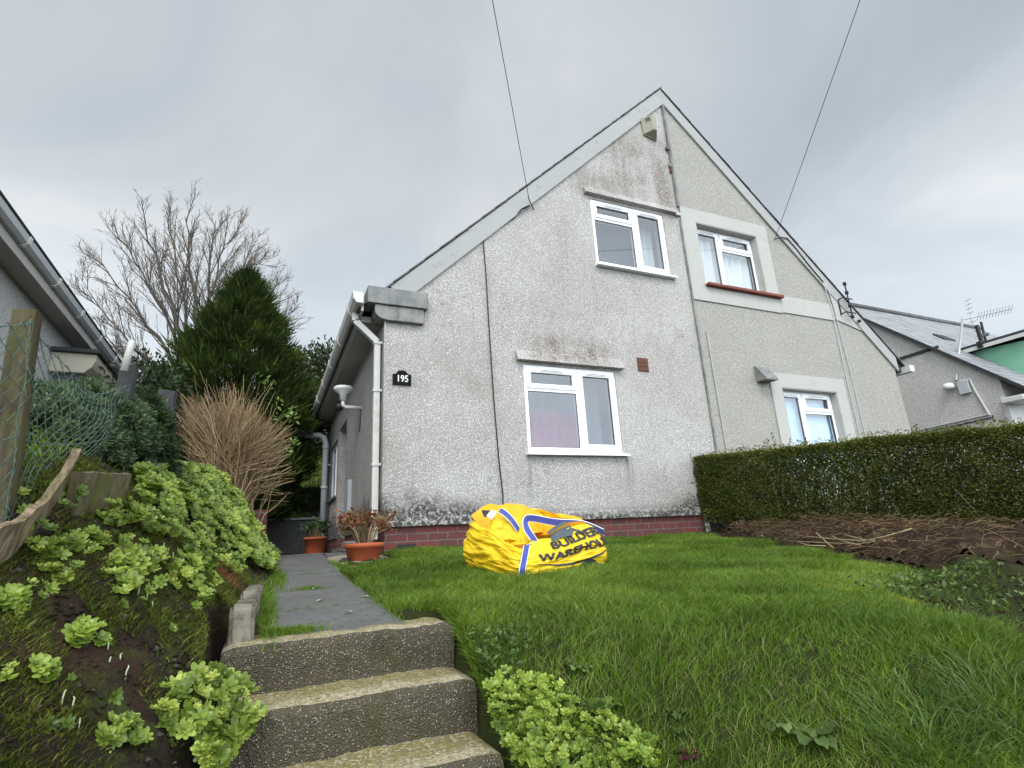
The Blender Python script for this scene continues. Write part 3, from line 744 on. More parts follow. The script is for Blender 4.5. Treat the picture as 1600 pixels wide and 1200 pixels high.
def window(root, x0, x1, z0, z1, yf, split, lights, sill=True, label=None):
    """yf: outer face of the outer frame; lights: list of (x0,x1,z0,z1 fractions, opening?)"""
    wd = thing('window', None, None, ((x0 + x1) / 2, yf, z0)); wd.parent = root
    wd.location = np.array(wd.location) - OFF[root.name]
    OFF[wd.name] = np.array([(x0 + x1) / 2, yf, z0])
    fw = .052; fb = MB(); y1 = yf + .07
    fb.box(x0, x1, yf, y1, z0, z0 + fw + .01); fb.box(x0, x1, yf, y1, z1 - fw, z1)
    fb.box(x0, x0 + fw, yf, y1, z0 + fw + .01, z1 - fw); fb.box(x1 - fw, x1, yf, y1, z0 + fw + .01, z1 - fw)
    xs_ = x0 + (x1 - x0) * split; fb.box(xs_ - .03, xs_ + .03, yf + .001, y1, z0 + fw + .01, z1 - fw)
    zt = z0 + (z1 - z0) * .715
    left_t = lights == 'L'
    a0, a1 = (x0 + fw, xs_ - .03) if left_t else (xs_ + .03, x1 - fw)
    fb.box(a0, a1, yf + .001, y1, zt - .025, zt + .025)
    zb, ztop = z0 + fw + .01, z1 - fw
    cells = [(a0, a1, zb, zt - .025, False), (a0, a1, zt + .025, ztop, True)]
    cells.append((xs_ + .03, x1 - fw, zb, ztop, True) if left_t else (x0 + fw, xs_ - .03, zb, ztop, True))
    fr = fb.build('frame', M['upvc'], wd, bevel=.006)
    seal = MB()
    for (c0, c1, d0, d1, op) in cells:
        if op:
            sb = MB(); s = .05; g = -.012; ya, yb = yf - .016, yf + .03
            sb.box(c0 + g, c1 - g, ya, yb, d0 + g, d0 + s); sb.box(c0 + g, c1 - g, ya, yb, d1 - s, d1 - g)
            sb.box(c0 + g, c0 + s, ya, yb, d0 + s, d1 - s); sb.box(c1 - s, c1 - g, ya, yb, d0 + s, d1 - s)
            sb.build('sash', M['upvc'], wd, bevel=.006)
            c0, c1, d0, d1 = c0 + s, c1 - s, d0 + s, d1 - s
        yg = yf + .012
        k = .006
        seal.box(c0, c1, yg - .004, yg + .03, d0, d0 + k); seal.box(c0, c1, yg - .004, yg + .03, d1 - k, d1); seal.box(c0, c0 + k, yg - .004, yg + .03, d0 + k, d1 - k); seal.box(c1 - k, c1, yg - .004, yg + .03, d0 + k, d1 - k)
        MB().add([(c0 + k, yg, d0 + k), (c1 - k, yg, d0 + k), (c1 - k, yg, d1 - k), (c0 + k, yg, d1 - k)], [(0, 1, 2, 3)]).build('pane', M['glass'], wd)
    seal.build('gasket', M['black'], wd)
    for (c0, c1, d0, d1, op) in cells:
        if op:
            m = (c0 + c1) / 2; wv = min(.17, (c1 - c0) * .32)
            vb_ = MB(); vb_.box(m - wv, m + wv, yf - .030, yf - .0165, d1 - .030, d1 - .004, 0); vb_.box(m - wv + .02, m + wv - .02, yf - .0315, yf - .0302, d1 - .022, d1 - .014, 1)
            vb_.build('trickle_vent', [M['upvc'], M['darkslot']], wd)
    if sill:
        MB().prism([(yf + .02, z0 - .005), (yf - .10, z0 - .020), (yf - .10, z0 - .045), (yf + .02, z0 - .04)], 0, x0 - .03, x1 + .05).build('sill', M['upvc'], wd, bevel=.004)
    return wd, cells
w1, c1_ = window(house, *UW, YF + .015, .565, 'L')
curtain('curtain', UW[0] + 1.02, UW[1] - .02, UW[2], UW[3], YF + .33, M['net'], w1, 3)
w2, c2_ = window(house, *LW, YF + .015, .565, 'L')
curtain('curtain', LW[0] + .02, LW[1] - .32, LW[2], LW[2] + .62, YF + .36, M['pinkcurtain'], w2, 7)
curtain('curtain', LW[0] + .02, LW[1] - .02, LW[2] - .1, LW[3], YF + .44, M['greycurtain'], w2, 9)
curtain('curtain', UW[0] + .02, UW[1] - .02, UW[2] - .1, UW[3], YF + .6, M['greycurtain'], w1, 2)
# side window and door recess
swf = MB()
ya, yb, za, zb = SW
for a in ((ya, yb, za, za + .06), (ya, yb, zb - .06, zb), (ya, ya + .06, za + .06, zb - .06), (yb - .06, yb, za + .06, zb - .06), ((ya + yb) / 2 - .03, (ya + yb) / 2 + .03, za + .06, zb - .06)):
    swf.box(XL + .04, XL + .1, a[0], a[1], a[2], a[3])
sw = swf.build('window', M['upvc'], house)
MB().add([(XL + .06, ya + .06, za + .06), (XL + .06, yb - .06, za + .06), (XL + .06, yb - .06, zb - .06), (XL + .06, ya + .06, zb - .06)], [(0, 3, 2, 1)]).build('pane', M['glass'], sw)
MB().box(XL - .04, XL + .1, ya - .05, yb + .05, za - .04, za - .002).build('sill', M['concrete'], sw)
dr = MB().box(XL + .15, XL + .19, SD[0] + .002, SD[1] - .002, -.0, SD[3] - .002).build('door', M['gutter'], house)
for (a, b) in ((.25, .95), (1.1, 1.95)): MB().box(XL + .143, XL + .1495, SD[0] + .15, SD[1] - .15, a, b).build('door_panel', M['gutter_grey'], dr)
MB().box(XL - .06, XL + .0, 8.35, 8.75, .55, 1.02).build('meter_box', M['gutter_grey'], house, bevel=.008)
MB().box(XL - .05, XL + .1, SD[0] - .1, SD[1] + .1, -.02, .06).build('doorstep', M['concrete'], house, bevel=.01)
# cables clipped to the facade (part of the house)
MB().tube([(2.42, YF - .014, 4.2 - .33), (2.44, YF - .014, 3.4), (2.45, YF - .014, 2.6), (2.47, YF - .014, 1.7), (2.50, YF - .014, .95), (2.53, YF - .014, .55), (2.51, YF - .05, .40), (2.47, YF - .05, .2)], .0075, 6).build('wall_cable', M['cable'], house)
MB().tube([(2.42, YF - .012, 3.87), (2.55, YF - .012, 4.01), (2.9, YF - .014, 4.32), (3.02, YF - .03, 4.47), (3.12, YF - .05, 4.53)], .013, 6).build('wall_cable', M['cable'], house)
MB().tube([(3.22, YF - .01, 4.51), (3.14, YF - .06, 4.58), (3.09, YF - .10, 4.64)], .008, 6).build('cable_hook', M['cable'], house)
# party line cover strip with torn patches
ps = MB(); ps.box(XP - .035, XP - .007, YF - .028, YF - .002, .25, 4.90); ps.build('party_strip', M['concrete'], house)
ps = MB()
ps.box(XP - .045, XP - .007, YF - .05, YF - .002, 5.14, 7.18); ps.box(XP - .085, XP - .046, YF - .045, YF - .002, 5.90, 5.96); ps.box(XP - .095, XP - .046, YF - .05, YF - .002, 6.24, 6.29)
ps.build('party_strip', M['concrete'], house)
MB().box(XP - .075, XP - .0465, YF - .035, YF - .002, 5.80, 5.899).build('bare_brick', M['airbrick'], house)
MB().tube([(5.50, YF - .02, .28), (5.505, YF - .03, .1), (5.50, YF - .03, -.1)], .035, 10).build('waste_pipe', M['gutter'], house, smooth=True)
MB().box(5.56, 5.90, YF + .004, YF + .2, -.3, .31).build('meter_recess', M['concrete'], house)

# ------------------------------------------------------------------ house (right half)
house2 = thing('semi_detached_house', 'cream pebbledashed right half of the gabled pair with smooth bands round its windows', 'house', (8.2, YF, 0))
Y2 = YF + .03
w_ = MB(); w_.add(*wall_mesh([(XP + .006, -.3), (XR, -.3), (XR, roofz(XR) - .03), (XP + .006, roofz(XP) - .04)], [rect(*RUW), rect(*RLW)], lambda u, v, d: (u, Y2 + d, v), .24))
w_.box(XR - .24, XR, Y2 + .24, YB - .24, -.3, 2.9); w_.add(*wall_mesh([(XP + .006, -.3), (XR, -.3), (XR, roofz(XR) - .03), (XP + .006, roofz(XP) - .04)], [], lambda u, v, d: (u, YB - d, v), .23))
w_.build('wall', M['dash2'], house2)
def ring(b, o, i, y0, y1):
    b.add(*wall_mesh(rect(*o), [rect(*i)], lambda u, v, d: (u, y0 + d, v), y1 - y0))
rb = MB(); ring(rb, (XP + .03, 7.88, 3.52, 5.20), RUW, Y2 - .022, Y2 - .001); ring(rb, (7.26, 9.04, .2, 2.42), RLW, Y2 - .022, Y2 - .001)
rb.build('window_surround', M['render'], house2, bevel=.004)
bb = MB(); bb.box(7.885, 9.20, Y2 - .020, Y2 - .001, 3.54, 3.86); bb.build('string_band', M['render'], house2, bevel=.004)
for (a, b, c, d) in (RUW, RLW):
    rv = MB(); rv.box(a, a + .012, Y2 - .015, Y2 + .11, c + .001, d - .013); rv.box(b - .012, b, Y2 - .015, Y2 + .11, c + .001, d - .013); rv.box(a, b, Y2 - .015, Y2 + .11, d - .012, d); rv.build('window_reveal', M['render'], house2)
vb = MB()
q = XR + .06; hh = .30
vb.add([(APX + .01, y_, roofz(APX + .01) - .02) for y_ in (Y2 - .035, Y2 - .001)] + [(q, y_, roofz(q) - .02) for y_ in (Y2 - .035, Y2 - .001)] +
       [(q, y_, roofz(q) - hh) for y_ in (Y2 - .035, Y2 - .001)] + [(APX + .01, y_, roofz(APX + .01) - hh) for y_ in (Y2 - .035, Y2 - .001)],
       [(0, 2, 4, 6), (1, 7, 5, 3), (0, 1, 3, 2), (2, 3, 5, 4), (4, 5, 7, 6), (6, 7, 1, 0)])
vb.build('verge_band', M['band'], house2)
vg = MB(); vg.prism([(9.23, 3.57), (9.98, 3.40), (9.45, 3.86), (9.23, 4.08)], 1, Y2 - .021, Y2 - .001); vg.build('gusset', M['render'], house2)
rb = MB()
n = 26
for i in range(n):
    x0 = APX + (XR + .34 - APX) * i / n; x1 = APX + (XR + .34 - APX) * (i + 1.0) / n; j = rnd_.uniform(-.008, .008); th = .02
    rb.hexa([(x0, YF - .026 + j * .5, roofz(x0)), (x1, YF - .026 + j * .5, roofz(x1)), (x1, YB + .1, roofz(x1)), (x0, YB + .1, roofz(x0)), (x0, YF - .026 + j * .5, roofz(x0) + th - .012), (x1, YF - .026 + j * .5, roofz(x1) + th + .008), (x1, YB + .1, roofz(x1) + th + .008), (x0, YB + .1, roofz(x0) + th - .012)])
rb.hexa([(APX, YF + .04, 7.40), (XR + .2, YF + .04, 2.7), (XR + .2, YB, 2.7), (APX, YB, 7.40), (APX, YF + .04, roofz(APX) - .02), (XR + .2, YF + .04, roofz(XR + .2) - .02), (XR + .2, YB, roofz(XR + .2) - .02), (APX, YB, roofz(APX) - .02)])
rb.build('roof', M['slate_dark'], house2)
ge = MB(); ge.prism([(XR + .24, 2.68), (XR + .36, 2.68), (XR + .38, 2.80), (XR + .24, 2.80)], 1, YF - .10, YB); ge.build('gutter', M['gutter'], house2)
w3, _ = window(house2, RUW[0] + .012, RUW[1] - .012, RUW[2] + .03, RUW[3] - .012, Y2 + .11, .43, 'R', False)
MB().box(RUW[0] - .01, RUW[1] + .30, Y2 - .10, Y2 + .12, RUW[2] - .022, RUW[2] + .028).build('sill', M['reddish'], w3, bevel=.008)
curtain('curtain', RUW[0] + .02, RUW[1] - .02, RUW[2], RUW[3], Y2 + .24, M['net'], w3, 8, .025)
w4, _ = window(house2, RLW[0] + .012, RLW[1] - .012, RLW[2] + .03, RLW[3] - .012, Y2 + .11, .43, 'R', True)
MB().box(RLW[0] + .02, RLW[1] - .02, Y2 + .22, Y2 + .225, RLW[2], RLW[3]).build('blind', M['blind'], w4)
cw = MB()   # hooded vent cowl
cw.add([(6.98, Y2, 2.50), (7.24, Y2, 2.50), (7.24, Y2, 2.24), (6.98, Y2, 2.24), (6.98, Y2 - .03, 2.50), (7.24, Y2 - .03, 2.50), (7.24, Y2 - .20, 2.27), (6.98, Y2 - .20, 2.27), (7.24, Y2 - .20, 2.23), (6.98, Y2 - .20, 2.23)],
       [(4, 5, 6, 7), (7, 6, 8, 9), (0, 4, 7, 9, 3), (1, 2, 8, 6, 5), (0, 1, 5, 4), (3, 9, 8, 2)])
cw.build('vent_cowl', M['concrete'], house2, bevel=.006)
MB().tube([(6.12, Y2 - .015, .2), (6.11, Y2 - .015, 2.0), (6.10, Y2 - .015, 3.0)], .012, 6).build('wall_pipe', M['render'], house2)
for (xa, xb) in ((9.15, 9.18), (9.30, 9.26)):
    MB().tube([(xa, Y2 - .012, .5), (xa, Y2 - .012, 2.4), (xb - .02, Y2 - .028, 3.75), (xb - .08, Y2 - .03, 4.3)], .008, 6).build('wall_cable', M['gutter_grey'], house2)
MB().tube([(9.08, Y2 - .042, 4.28), (8.75, Y2 - .042, 4.62), (8.55, Y2 - .042, 4.86), (8.35, Y2 - .045, 5.05)], .012, 6).build('wall_cable', M['cable'], house2)
MB().tube([(8.05, Y2 - .02, 4.98), (8.18, Y2 - .06, 5.02), (8.36, Y2 - .05, 5.04)], .010, 6).build('cable_hook', M['cable'], house2)
ib = MB()
ib.tube([(9.55, Y2 - .12, 3.62), (9.55, Y2 - .12, 4.30)], .014, 6)
for z_ in (3.70, 3.98): ib.tube([(9.38, Y2 - .03, z_ - .02), (9.40, Y2 - .12, z_), (9.66, Y2 - .12, z_)], .012, 6)
ib.tube([(9.39, Y2 - .035, 3.68), (9.39, Y2 - .035, 3.96)], .012, 6)
for z_ in (3.62, 3.84, 4.1, 4.28): ib.lathe([(0, -.03), (.035, -.025), (.025, 0), (.035, .02), (.0, .04)], (9.55, Y2 - .12, z_), 10)
ib.lathe([(0, -.03), (.03, -.02), (.03, .02), (0, .03)], (9.78, Y2 - .08, 3.58), 10)
ib.build('insulator_bracket', M['cable'], house2, smooth=True)

# ------------------------------------------------------------------ things fixed on the facade
ab = thing('alarm_box', 'grubby yellowed alarm box high under the gable apex', 'alarm box', (5.50, YF, 6.37))
a_ = MB(); a_.prism([(5.36, 6.75), (5.50, 6.80), (5.66, 6.74), (5.655, 6.44), (5.635, 6.36), (5.385, 6.42)], 1, YF - .03, YF - .001)
a_.add([(5.365, YF - .03, 6.745), (5.655, YF - .03, 6.735), (5.635, YF - .03, 6.37), (5.39, YF - .03, 6.43), (5.49, YF - .17, 6.72), (5.56, YF - .17, 6.715), (5.55, YF - .16, 6.44), (5.49, YF - .16, 6.45)],
       [(0, 1, 5, 4), (1, 2, 6, 5), (2, 3, 7, 6), (3, 0, 4, 7), (4, 5, 6, 7)])
a_.build('housing', M['alarm'], ab, bevel=.004)
s_ = MB()
for i in range(3): s_.add([(5.40, YF - .085, 6.70 - i * .025), (5.46, YF - .143, 6.70 - i * .025), (5.46, YF - .143, 6.688 - i * .025), (5.40, YF - .085, 6.688 - i * .025)], [(0, 1, 2, 3)])
s_.build('slot', M['black'], ab)
sg = thing('house_number_sign', 'small black house number plaque reading 195 in white', 'sign', (1.35, YF - .01, 1.80))
sb = MB(); zc = 1.80
top = [(1.345 + .105 * math.cos(a), zc + .145 + .028 * math.sin(a)) for a in np.linspace(.0, math.pi, 9)]
sb.prism([(1.24, zc), (1.45, zc), (1.45, zc + .125)] + [(1.415, zc + .130)] + [(1.345 + .06 * math.cos(a), zc + .140 + .035 * math.sin(a)) for a in np.linspace(.1, math.pi - .1, 8)] + [(1.275, zc + .130), (1.24, zc + .125)], 1, YF - .022, YF - .006)
sb.build('plate', M['sign'], sg)
tb = MB(); flat_text(tb, '195', .112, (1.35, YF - .022, zc + .072), .001, .002, .84); mesh_obj('numerals', np.array(tb.v), tb.f, M['white'], sg)
lt = thing('outside_light', 'white disc shaped outside light on a bracket on the side wall', 'light', (XL, 7.65, 1.95))
l_ = MB(); l_.lathe([(0, .0), (.045, .0), (.05, .09), (.12, .14), (.135, .17), (.12, .195), (.0, .21)], (.90, 7.65, 2.02), 20); l_.build('lamp_head', M['lamp'], lt, smooth=True)
l_ = MB(); l_.tube([(.90, 7.65, 2.03), (.90, 7.65, 1.955), (.94, 7.65, 1.93), (XL, 7.65, 1.93)], .026, 8); l_.build('bracket', M['lamp'], lt, smooth=True)
l_ = MB(); l_.lathe([(0, -.12), (.05, -.10), (.055, -.03), (.0, .0)], (.86, 7.70, 2.0), 10); l_.build('sensor', M['black'], lt, smooth=True); l_ = MB(); l_.tube([(XL - .01, 7.65, 1.9), (XL - .01, 7.66, 1.75), (XL - .01, 7.72, 1.6)], .006, 5); l_.build('flex', M['black'], lt, smooth=True)

def overhead(a, b, label):
    a, b = np.array(a), np.array(b); pts = [a + (b - a) * t - np.array([0, 0, .25 * t * (1 - t)]) for t in np.linspace(0, 1, 30)]
    loc = tuple(a); V, F = tube(pts, .0045, 5)
    tag(mesh_obj('overhead_cable', np.array(V), F, M['cable'], None, loc, True), label, 'cable', 'overhead cables crossing the sky')
A1 = np.array([3.10, YF - .10, 4.63]); T1 = at(770, 0, 4.0)
overhead(A1, A1 + (T1 - A1) * 4.6, 'thin overhead cable running up from the white house verge')
A2 = np.array([8.36, YF - .05, 5.05]); A2 = np.array([8.30, YF - .06, 5.25]); T2 = at(1340, 0, 2.9)
overhead((8.06, Y2 - .03, 4.99), np.array([8.06, Y2 - .03, 4.99]) + (T2 - np.array([8.06, Y2 - .03, 4.99])) * 2.6, 'thin overhead cable running up from the cream house verge')

# ------------------------------------------------------------------ far right house
XG = 14.5
h3 = thing('house', 'grey pebbledashed house with slate roof and green dormer beyond the cream half', 'house', (XG, 8, -.3))
def r3(y): return 2.70 + (y - 5.90) * .955
RY, RZ = 9.6, r3(9.6)
w_ = MB()
w_.add(*wall_mesh([(6.2, -.6), (13.0, -.6), (13.0, 2.9), (RY, RZ - .05), (6.2, r3(6.2) - .06)], [], lambda u, v, d: (XG + d, u, v), .25))
w_.build('wall', M['dash3'], h3)
MB().box(XG + .25, 22, 6.2, 6.45, -.6, 2.85).build('front_wall', M['whitewall'], h3)
MB().box(XG - .012, XG + .3, 6.188, 6.28, -.6, 2.5).build('corner_pier', M['whitewall'], h3)
rb = MB(); rb.hexa([(XG - .1, 5.75, r3(5.75) - .07), (22.2, 5.75, r3(5.75) - .07), (22.2, RY, RZ - .07), (XG - .1, RY, RZ - .07), (XG - .1, 5.75, r3(5.75)), (22.2, 5.75, r3(5.75)), (22.2, RY, RZ), (XG - .1, RY, RZ)])
rb.hexa([(XG - .1, RY, RZ - .07), (22.2, RY, RZ - .07), (22.2, 13.2, 2.8), (XG - .1, 13.2, 2.8), (XG - .1, RY, RZ), (22.2, RY, RZ), (22.2, 13.2, 2.87), (XG - .1, 13.2, 2.87)])
rf3 = rb.build('roof', M['slate'], h3)
MB().tube([(XG - .1, RY, RZ + .01), (22.25, RY, RZ + .01)], .09, 8).build('ridge', M['slate_dark'], rf3, smooth=True)
MB().hexa([(16.4, 7.9, r3(7.9) + .004), (16.9, 7.9, r3(7.9) + .004), (16.9, 8.15, r3(8.15) + .004), (16.4, 8.15, r3(8.15) + .004), (16.4, 7.9, r3(7.9) + .05), (16.9, 7.9, r3(7.9) + .05), (16.9, 8.15, r3(8.15) + .05), (16.4, 8.15, r3(8.15) + .05)]).build('roof_vent', M['roofedge'], rf3)
vb = MB(); vb.hexa([(XG - .13, 5.75, r3(5.75) - .075), (XG - .101, 5.75, r3(5.75) - .075), (XG - .101, RY, RZ - .075), (XG - .13, RY, RZ - .075), (XG - .13, 5.75, r3(5.75) + .012), (XG - .101, 5.75, r3(5.75) + .012), (XG - .101, RY, RZ + .012), (XG - .13, RY, RZ + .012)])
vb.build('verge', M['roofedge'], h3)
MB().box(XG - .03, XG - .001, 7.15, 12, 3.93, 4.0).build('flashing', M['roofedge'], h3)
g3 = MB(); g3.box(XG - .1, 22, 5.64, 5.76, 2.42, 2.54); g3.box(XG - .25, XG + .4, 5.78, 6.19, 2.30, 2.42); g3.build('gutter', M['gutter'], h3, bevel=.02)
dm = MB(); dm.add([(16.0, 6.15, r3(6.15)), (16.0, 7.35, r3(7.35)), (16.0, 7.35, 4.0), (16.0, 6.15, 3.92), (18.6, 6.15, r3(6.15)), (18.6, 7.35, r3(7.35)), (18.6, 7.35, 4.0), (18.6, 6.15, 3.92)],
                  [(0, 1, 2, 3), (4, 7, 6, 5), (0, 3, 7, 4), (3, 2, 6, 7), (1, 5, 6, 2), (0, 4, 5, 1)])
dmo = dm.build('dormer', M['green_wall'], h3)
MB().box(15.8, 18.8, 5.95, 7.5, 4.005, 4.12).build('dormer_roof', M['roofedge'], dmo)
MB().box(15.77, 15.799, 5.93, 7.45, 3.96, 4.05).build('dormer_fascia', M['gutter'], dmo)
for z_ in (.02,): 
    MB().tube([(XG - .03, 11.0, 2.02), (XG - .03, 6.55, 2.17)], .018, 8).build('wall_pipe', M['gutter_grey'], h3)
MB().tube([(XG - .03, 10.9, 1.93), (XG - .03, 6.5, 2.09)], .014, 8).build('wall_pipe', M['cable'], h3)
MB().tube([(XG - .03, 6.55, 2.15), (XG - .03, 6.68, 2.75), (XG - .03, 6.72, 3.02), (XG - .03, 6.9, 3.04)], .025, 8).build('wall_pipe', M['gutter'], h3)
MB().box(XG - .09, XG - .001, 6.75, 6.97, 2.72, 3.02).build('junction_box', M['gutter_grey'], h3, bevel=.01)
fl = MB(); fl.lathe([(0, .14), (.08, .13), (.12, .06), (.10, .0), (0, -.01)], (XG - .12, 7.12, 2.90), 14); fl.build('wall_lamp', M['lamp'], h3, smooth=True)
ae = thing('tv_aerial', 'rake shaped television aerial on a mast at the slate roofed gable', 'aerial', (XG - .08, 7.0, 3.0))
p0 = np.array([XG - .15, 6.93, 3.05]); mt_ = MB(); top_ = at(1504, 498, 7.35)
mt_.tube([p0, p0 + (top_ - p0)], .028, 8); mt_.build('mast', M['metal'], ae, smooth=True)
bm_ = MB(); bA, bB = top_ + np.array([0, 0, -.03]), at(1582, 482, 6.8)
bm_.tube([bA, bB], .016, 6)
for t in np.linspace(.3, .98, 12):
    c = bA + (bB - bA) * t; bm_.tube([c + np.array([-.01, -.05, .10]), c + np.array([.01, .05, -.10])], .008, 4)
bm_.build('boom', M['metal'], ae)
rf_ = MB(); c = bA + (bB - bA) * .16
for s in (1, -1):
    dvec = np.array([.12, .0, .50 * s]); rf_.tube([c, c + dvec], .012, 5)
    for t in (.25, .5, .75, 1.): q = c + dvec * t; rf_.tube([q - np.array([.10, .12, .0]), q + np.array([.10, .12, .05])], .008, 4)
rf_.build('reflector', M['metal'], ae)
dish = thing('roof_bracket', 'small black bracket standing on the end of the green dormer roof', 'bracket', (15.6, 7.0, 4.1))
d_ = MB(); q = at(1535, 538, 6.9); d_.tube([q, q + np.array([0, 0, .5])], .05, 6); d_.tube([q + np.array([0, 0, .2]), q + np.array([.35, 0, .3])], .05, 6); d_.tube([q + np.array([.2, 0, .1]), q + np.array([.25, 0, .62])], .03, 6); d_.box(q[0] - .15, q[0] + .2, q[1] - .05, q[1] + .05, q[2] - .1, q[2] + .06)
d_.build('arm', M['black'], dish)

# ------------------------------------------------------------------ left neighbour house
h4 = thing('bungalow', 'pale pebbledashed bungalow at the left edge with white gutter under its eaves', 'house', (-2.4, 7, .3))
XW = -2.40
MB().box(XW - .25, XW, 3.0, 10.2, -.5, 2.74).build('wall', M['dash4'], h4)
MB().box(XW - 4, XW - .25, 9.95, 10.2, -.5, 2.74).build('rear_wall', M['dash4'], h4)
MB().box(XW - .1, -2.22, 2.6, 10.4, 2.742, 2.775).build('soffit', M['soffit'], h4)
MB().box(-2.215, -2.19, 2.6, 10.4, 2.72, 2.93).build('fascia', M['soffit'], h4)
g_ = MB(); g_.prism([(-2.188, 2.82), (-2.15, 2.82), (-2.12, 2.845), (-2.11, 2.905), (-2.12, 2.905), (-2.13, 2.852), (-2.153, 2.83), (-2.188, 2.83)], 1, 2.6, 10.4); gt4 = g_.build('gutter', M['gutter_grey'], h4)
for i in range(9): MB().prism([(-2.187, 2.812), (-2.148, 2.812), (-2.112, 2.842), (-2.10, 2.91), (-2.109, 2.91), (-2.121, 2.846), (-2.15, 2.819), (-2.187, 2.819)], 1, 3.2 + i * .85, 3.25 + i * .85).build('bracket', M['gutter'], gt4)
MB().hexa([(-2.17, 2.5, 2.92), (-2.17, 10.4, 2.92), (-7, 10.4, 6.4), (-7, 2.5, 6.4), (-2.12, 2.5, 2.96), (-2.12, 10.4, 2.96), (-7, 10.4, 6.5), (-7, 2.5, 6.5)]).build('roof', M['slate_dark'], h4)
bay = MB().box(XW, -2.06, 7.75, 9.35, -.2, 2.2).build('bay_window', M['darkslot'], h4)
b_ = MB(); b_.prism([(-2.06, 2.2), (-1.99, 2.28), (-1.96, 2.36), (-1.96, 2.44), (XW, 2.44), (XW, 2.2)], 1, 7.66, 9.45); b_.build('cornice', M['cream'], bay, bevel=.01)
MB().box(XW, -1.92, 7.60, 9.5, 2.441, 2.485).build('flat_roof', M['roofedge'], bay)
MB().box(-2.052, -2.03, 7.75, 9.35, 1.4, 2.19).build('pane', M['glass'], bay); MB().box(XW + .01, -2.06, 7.72, 7.749, .9, 2.19).build('pane', M['glass'], bay)

# ------------------------------------------------------------------ builder's bag
BC = [np.array(p) for p in ((1.60, 3.52), (2.42, 3.78), (2.20, 4.48), (1.44, 4.16))]     # front, right, back, left corners
BCEN = sum(BC) / 4
def bag_plan(s):
    s = s % 4; i = int(s); t = s - i; tt = t + .06 * math.sin(2 * math.pi * t) * 0
    return BC[i] * (1 - tt) + BC[(i + 1) % 4] * tt
def bag_round(s):
    return (bag_plan(s - .09) + bag_plan(s + .09) + bag_plan(s - .03) + bag_plan(s + .03)) / 4
RIM = [(0, .215), (.35, .25), (.7, .305), (1.0, .325), (1.4, .35), (1.8, .42), (2.2, .45), (2.6, .42), (2.85, .42), (3.0, .38), (3.2, .32), (3.45, .31), (3.7, .24), (4, .20)]
def bag_h(s): return float(np.interp(s % 4, [a for a, b in RIM], [b for a, b in RIM])) + .018 * mnoise.noise(Vector((s * 4, 0, 3)))
def bag_out(s, v, o=0.):
    p = bag_round(s); d = p - BCEN; L = np.linalg.norm(d); d = d / L
    zb = float(gz(p[0], p[1])) - .03; h = bag_h(s) + .03
    bulge = .055 * math.sin(math.pi * min(1, v * .92 + .06)) ** .8
    lean = -.09 * max(0, v - .55) ** 1.3 * (2.4 if (s % 4) < 1.15 else 1.0)
    cr = 0.018 * mnoise.noise(Vector((s * 3.1, v * 5.5 + .35 * math.sin(s * 5), 1.0))) + .009 * mnoise.noise(Vector((s * 7, v * 15 + math.sin(s * 6), 5)))
    a_ = 1.0 if 0.02 < (s % 4) < 1.05 else 1.6
    cr += .010 * a_ * (.35 - abs(mnoise.noise(Vector((s * 2.6 + 3, v * 7.5 + .8 * math.sin(s * 3), 2)))) * 2) * min(1, v * 4) + .006 * a_ * (.3 - abs(mnoise.noise(Vector((s * 5 + v * 2, v * 19, 7)))) * 2)
    q = p + d * (bulge + lean + cr + o)
    return np.array([q[0], q[1], zb + h * v + .012 * mnoise.noise(Vector((s * 3, v * 3, 9))) * v])
def bag_in(s, v):
    """v 0..1: from the rim inwards and down"""
    a = bag_out(s, 1.0); k = 1 - .80 * v ** .9
    dep = .30 * v ** .8 - .06 * math.sin(v * 7 + s * 3)
    c = np.array([BCEN[0], BCEN[1]]); p = c + (a[:2] - c) * k
    cr = .05 * mnoise.noise(Vector((s * 2.3, v * 3, 21))) * v + .03 * mnoise.noise(Vector((p[0] * 9, p[1] * 9, 2))) * min(1, v * 3)
    return np.array([p[0], p[1], max(a[2] - dep * (bag_h(s) / .42) + cr, -.24)])
bag = thing('bulk_bag', 'yellow woven bulk bag with blue straps slumped open on the lawn', 'bag', (BCEN[0], BCEN[1], float(gz(*BCEN))))
NS, NV, NI = 320, 64, 30
V = [bag_out(4 * i / NS, j / NV) for j in range(NV + 1) for i in range(NS)]
F = [(j * NS + i, j * NS + (i + 1) % NS, (j + 1) * NS + (i + 1) % NS, (j + 1) * NS + i) for j in range(NV) for i in range(NS)]
bo = mesh_obj('body', np.array(V), F, M['bag'], bag, smooth=True)
V = [bag_in(4 * i / NS, j / NI) + np.array([0, 0, -.001]) for j in range(NI + 1) for i in range(NS)]
F = [(j * NS + i, (j + 1) * NS + i, (j + 1) * NS + (i + 1) % NS, j * NS + (i + 1) % NS) for j in range(NI) for i in range(NS)]
F.append(tuple(NI * NS + i for i in range(NS)))
mesh_obj('lining', np.array(V), F, M['baginside'], bag, smooth=True)
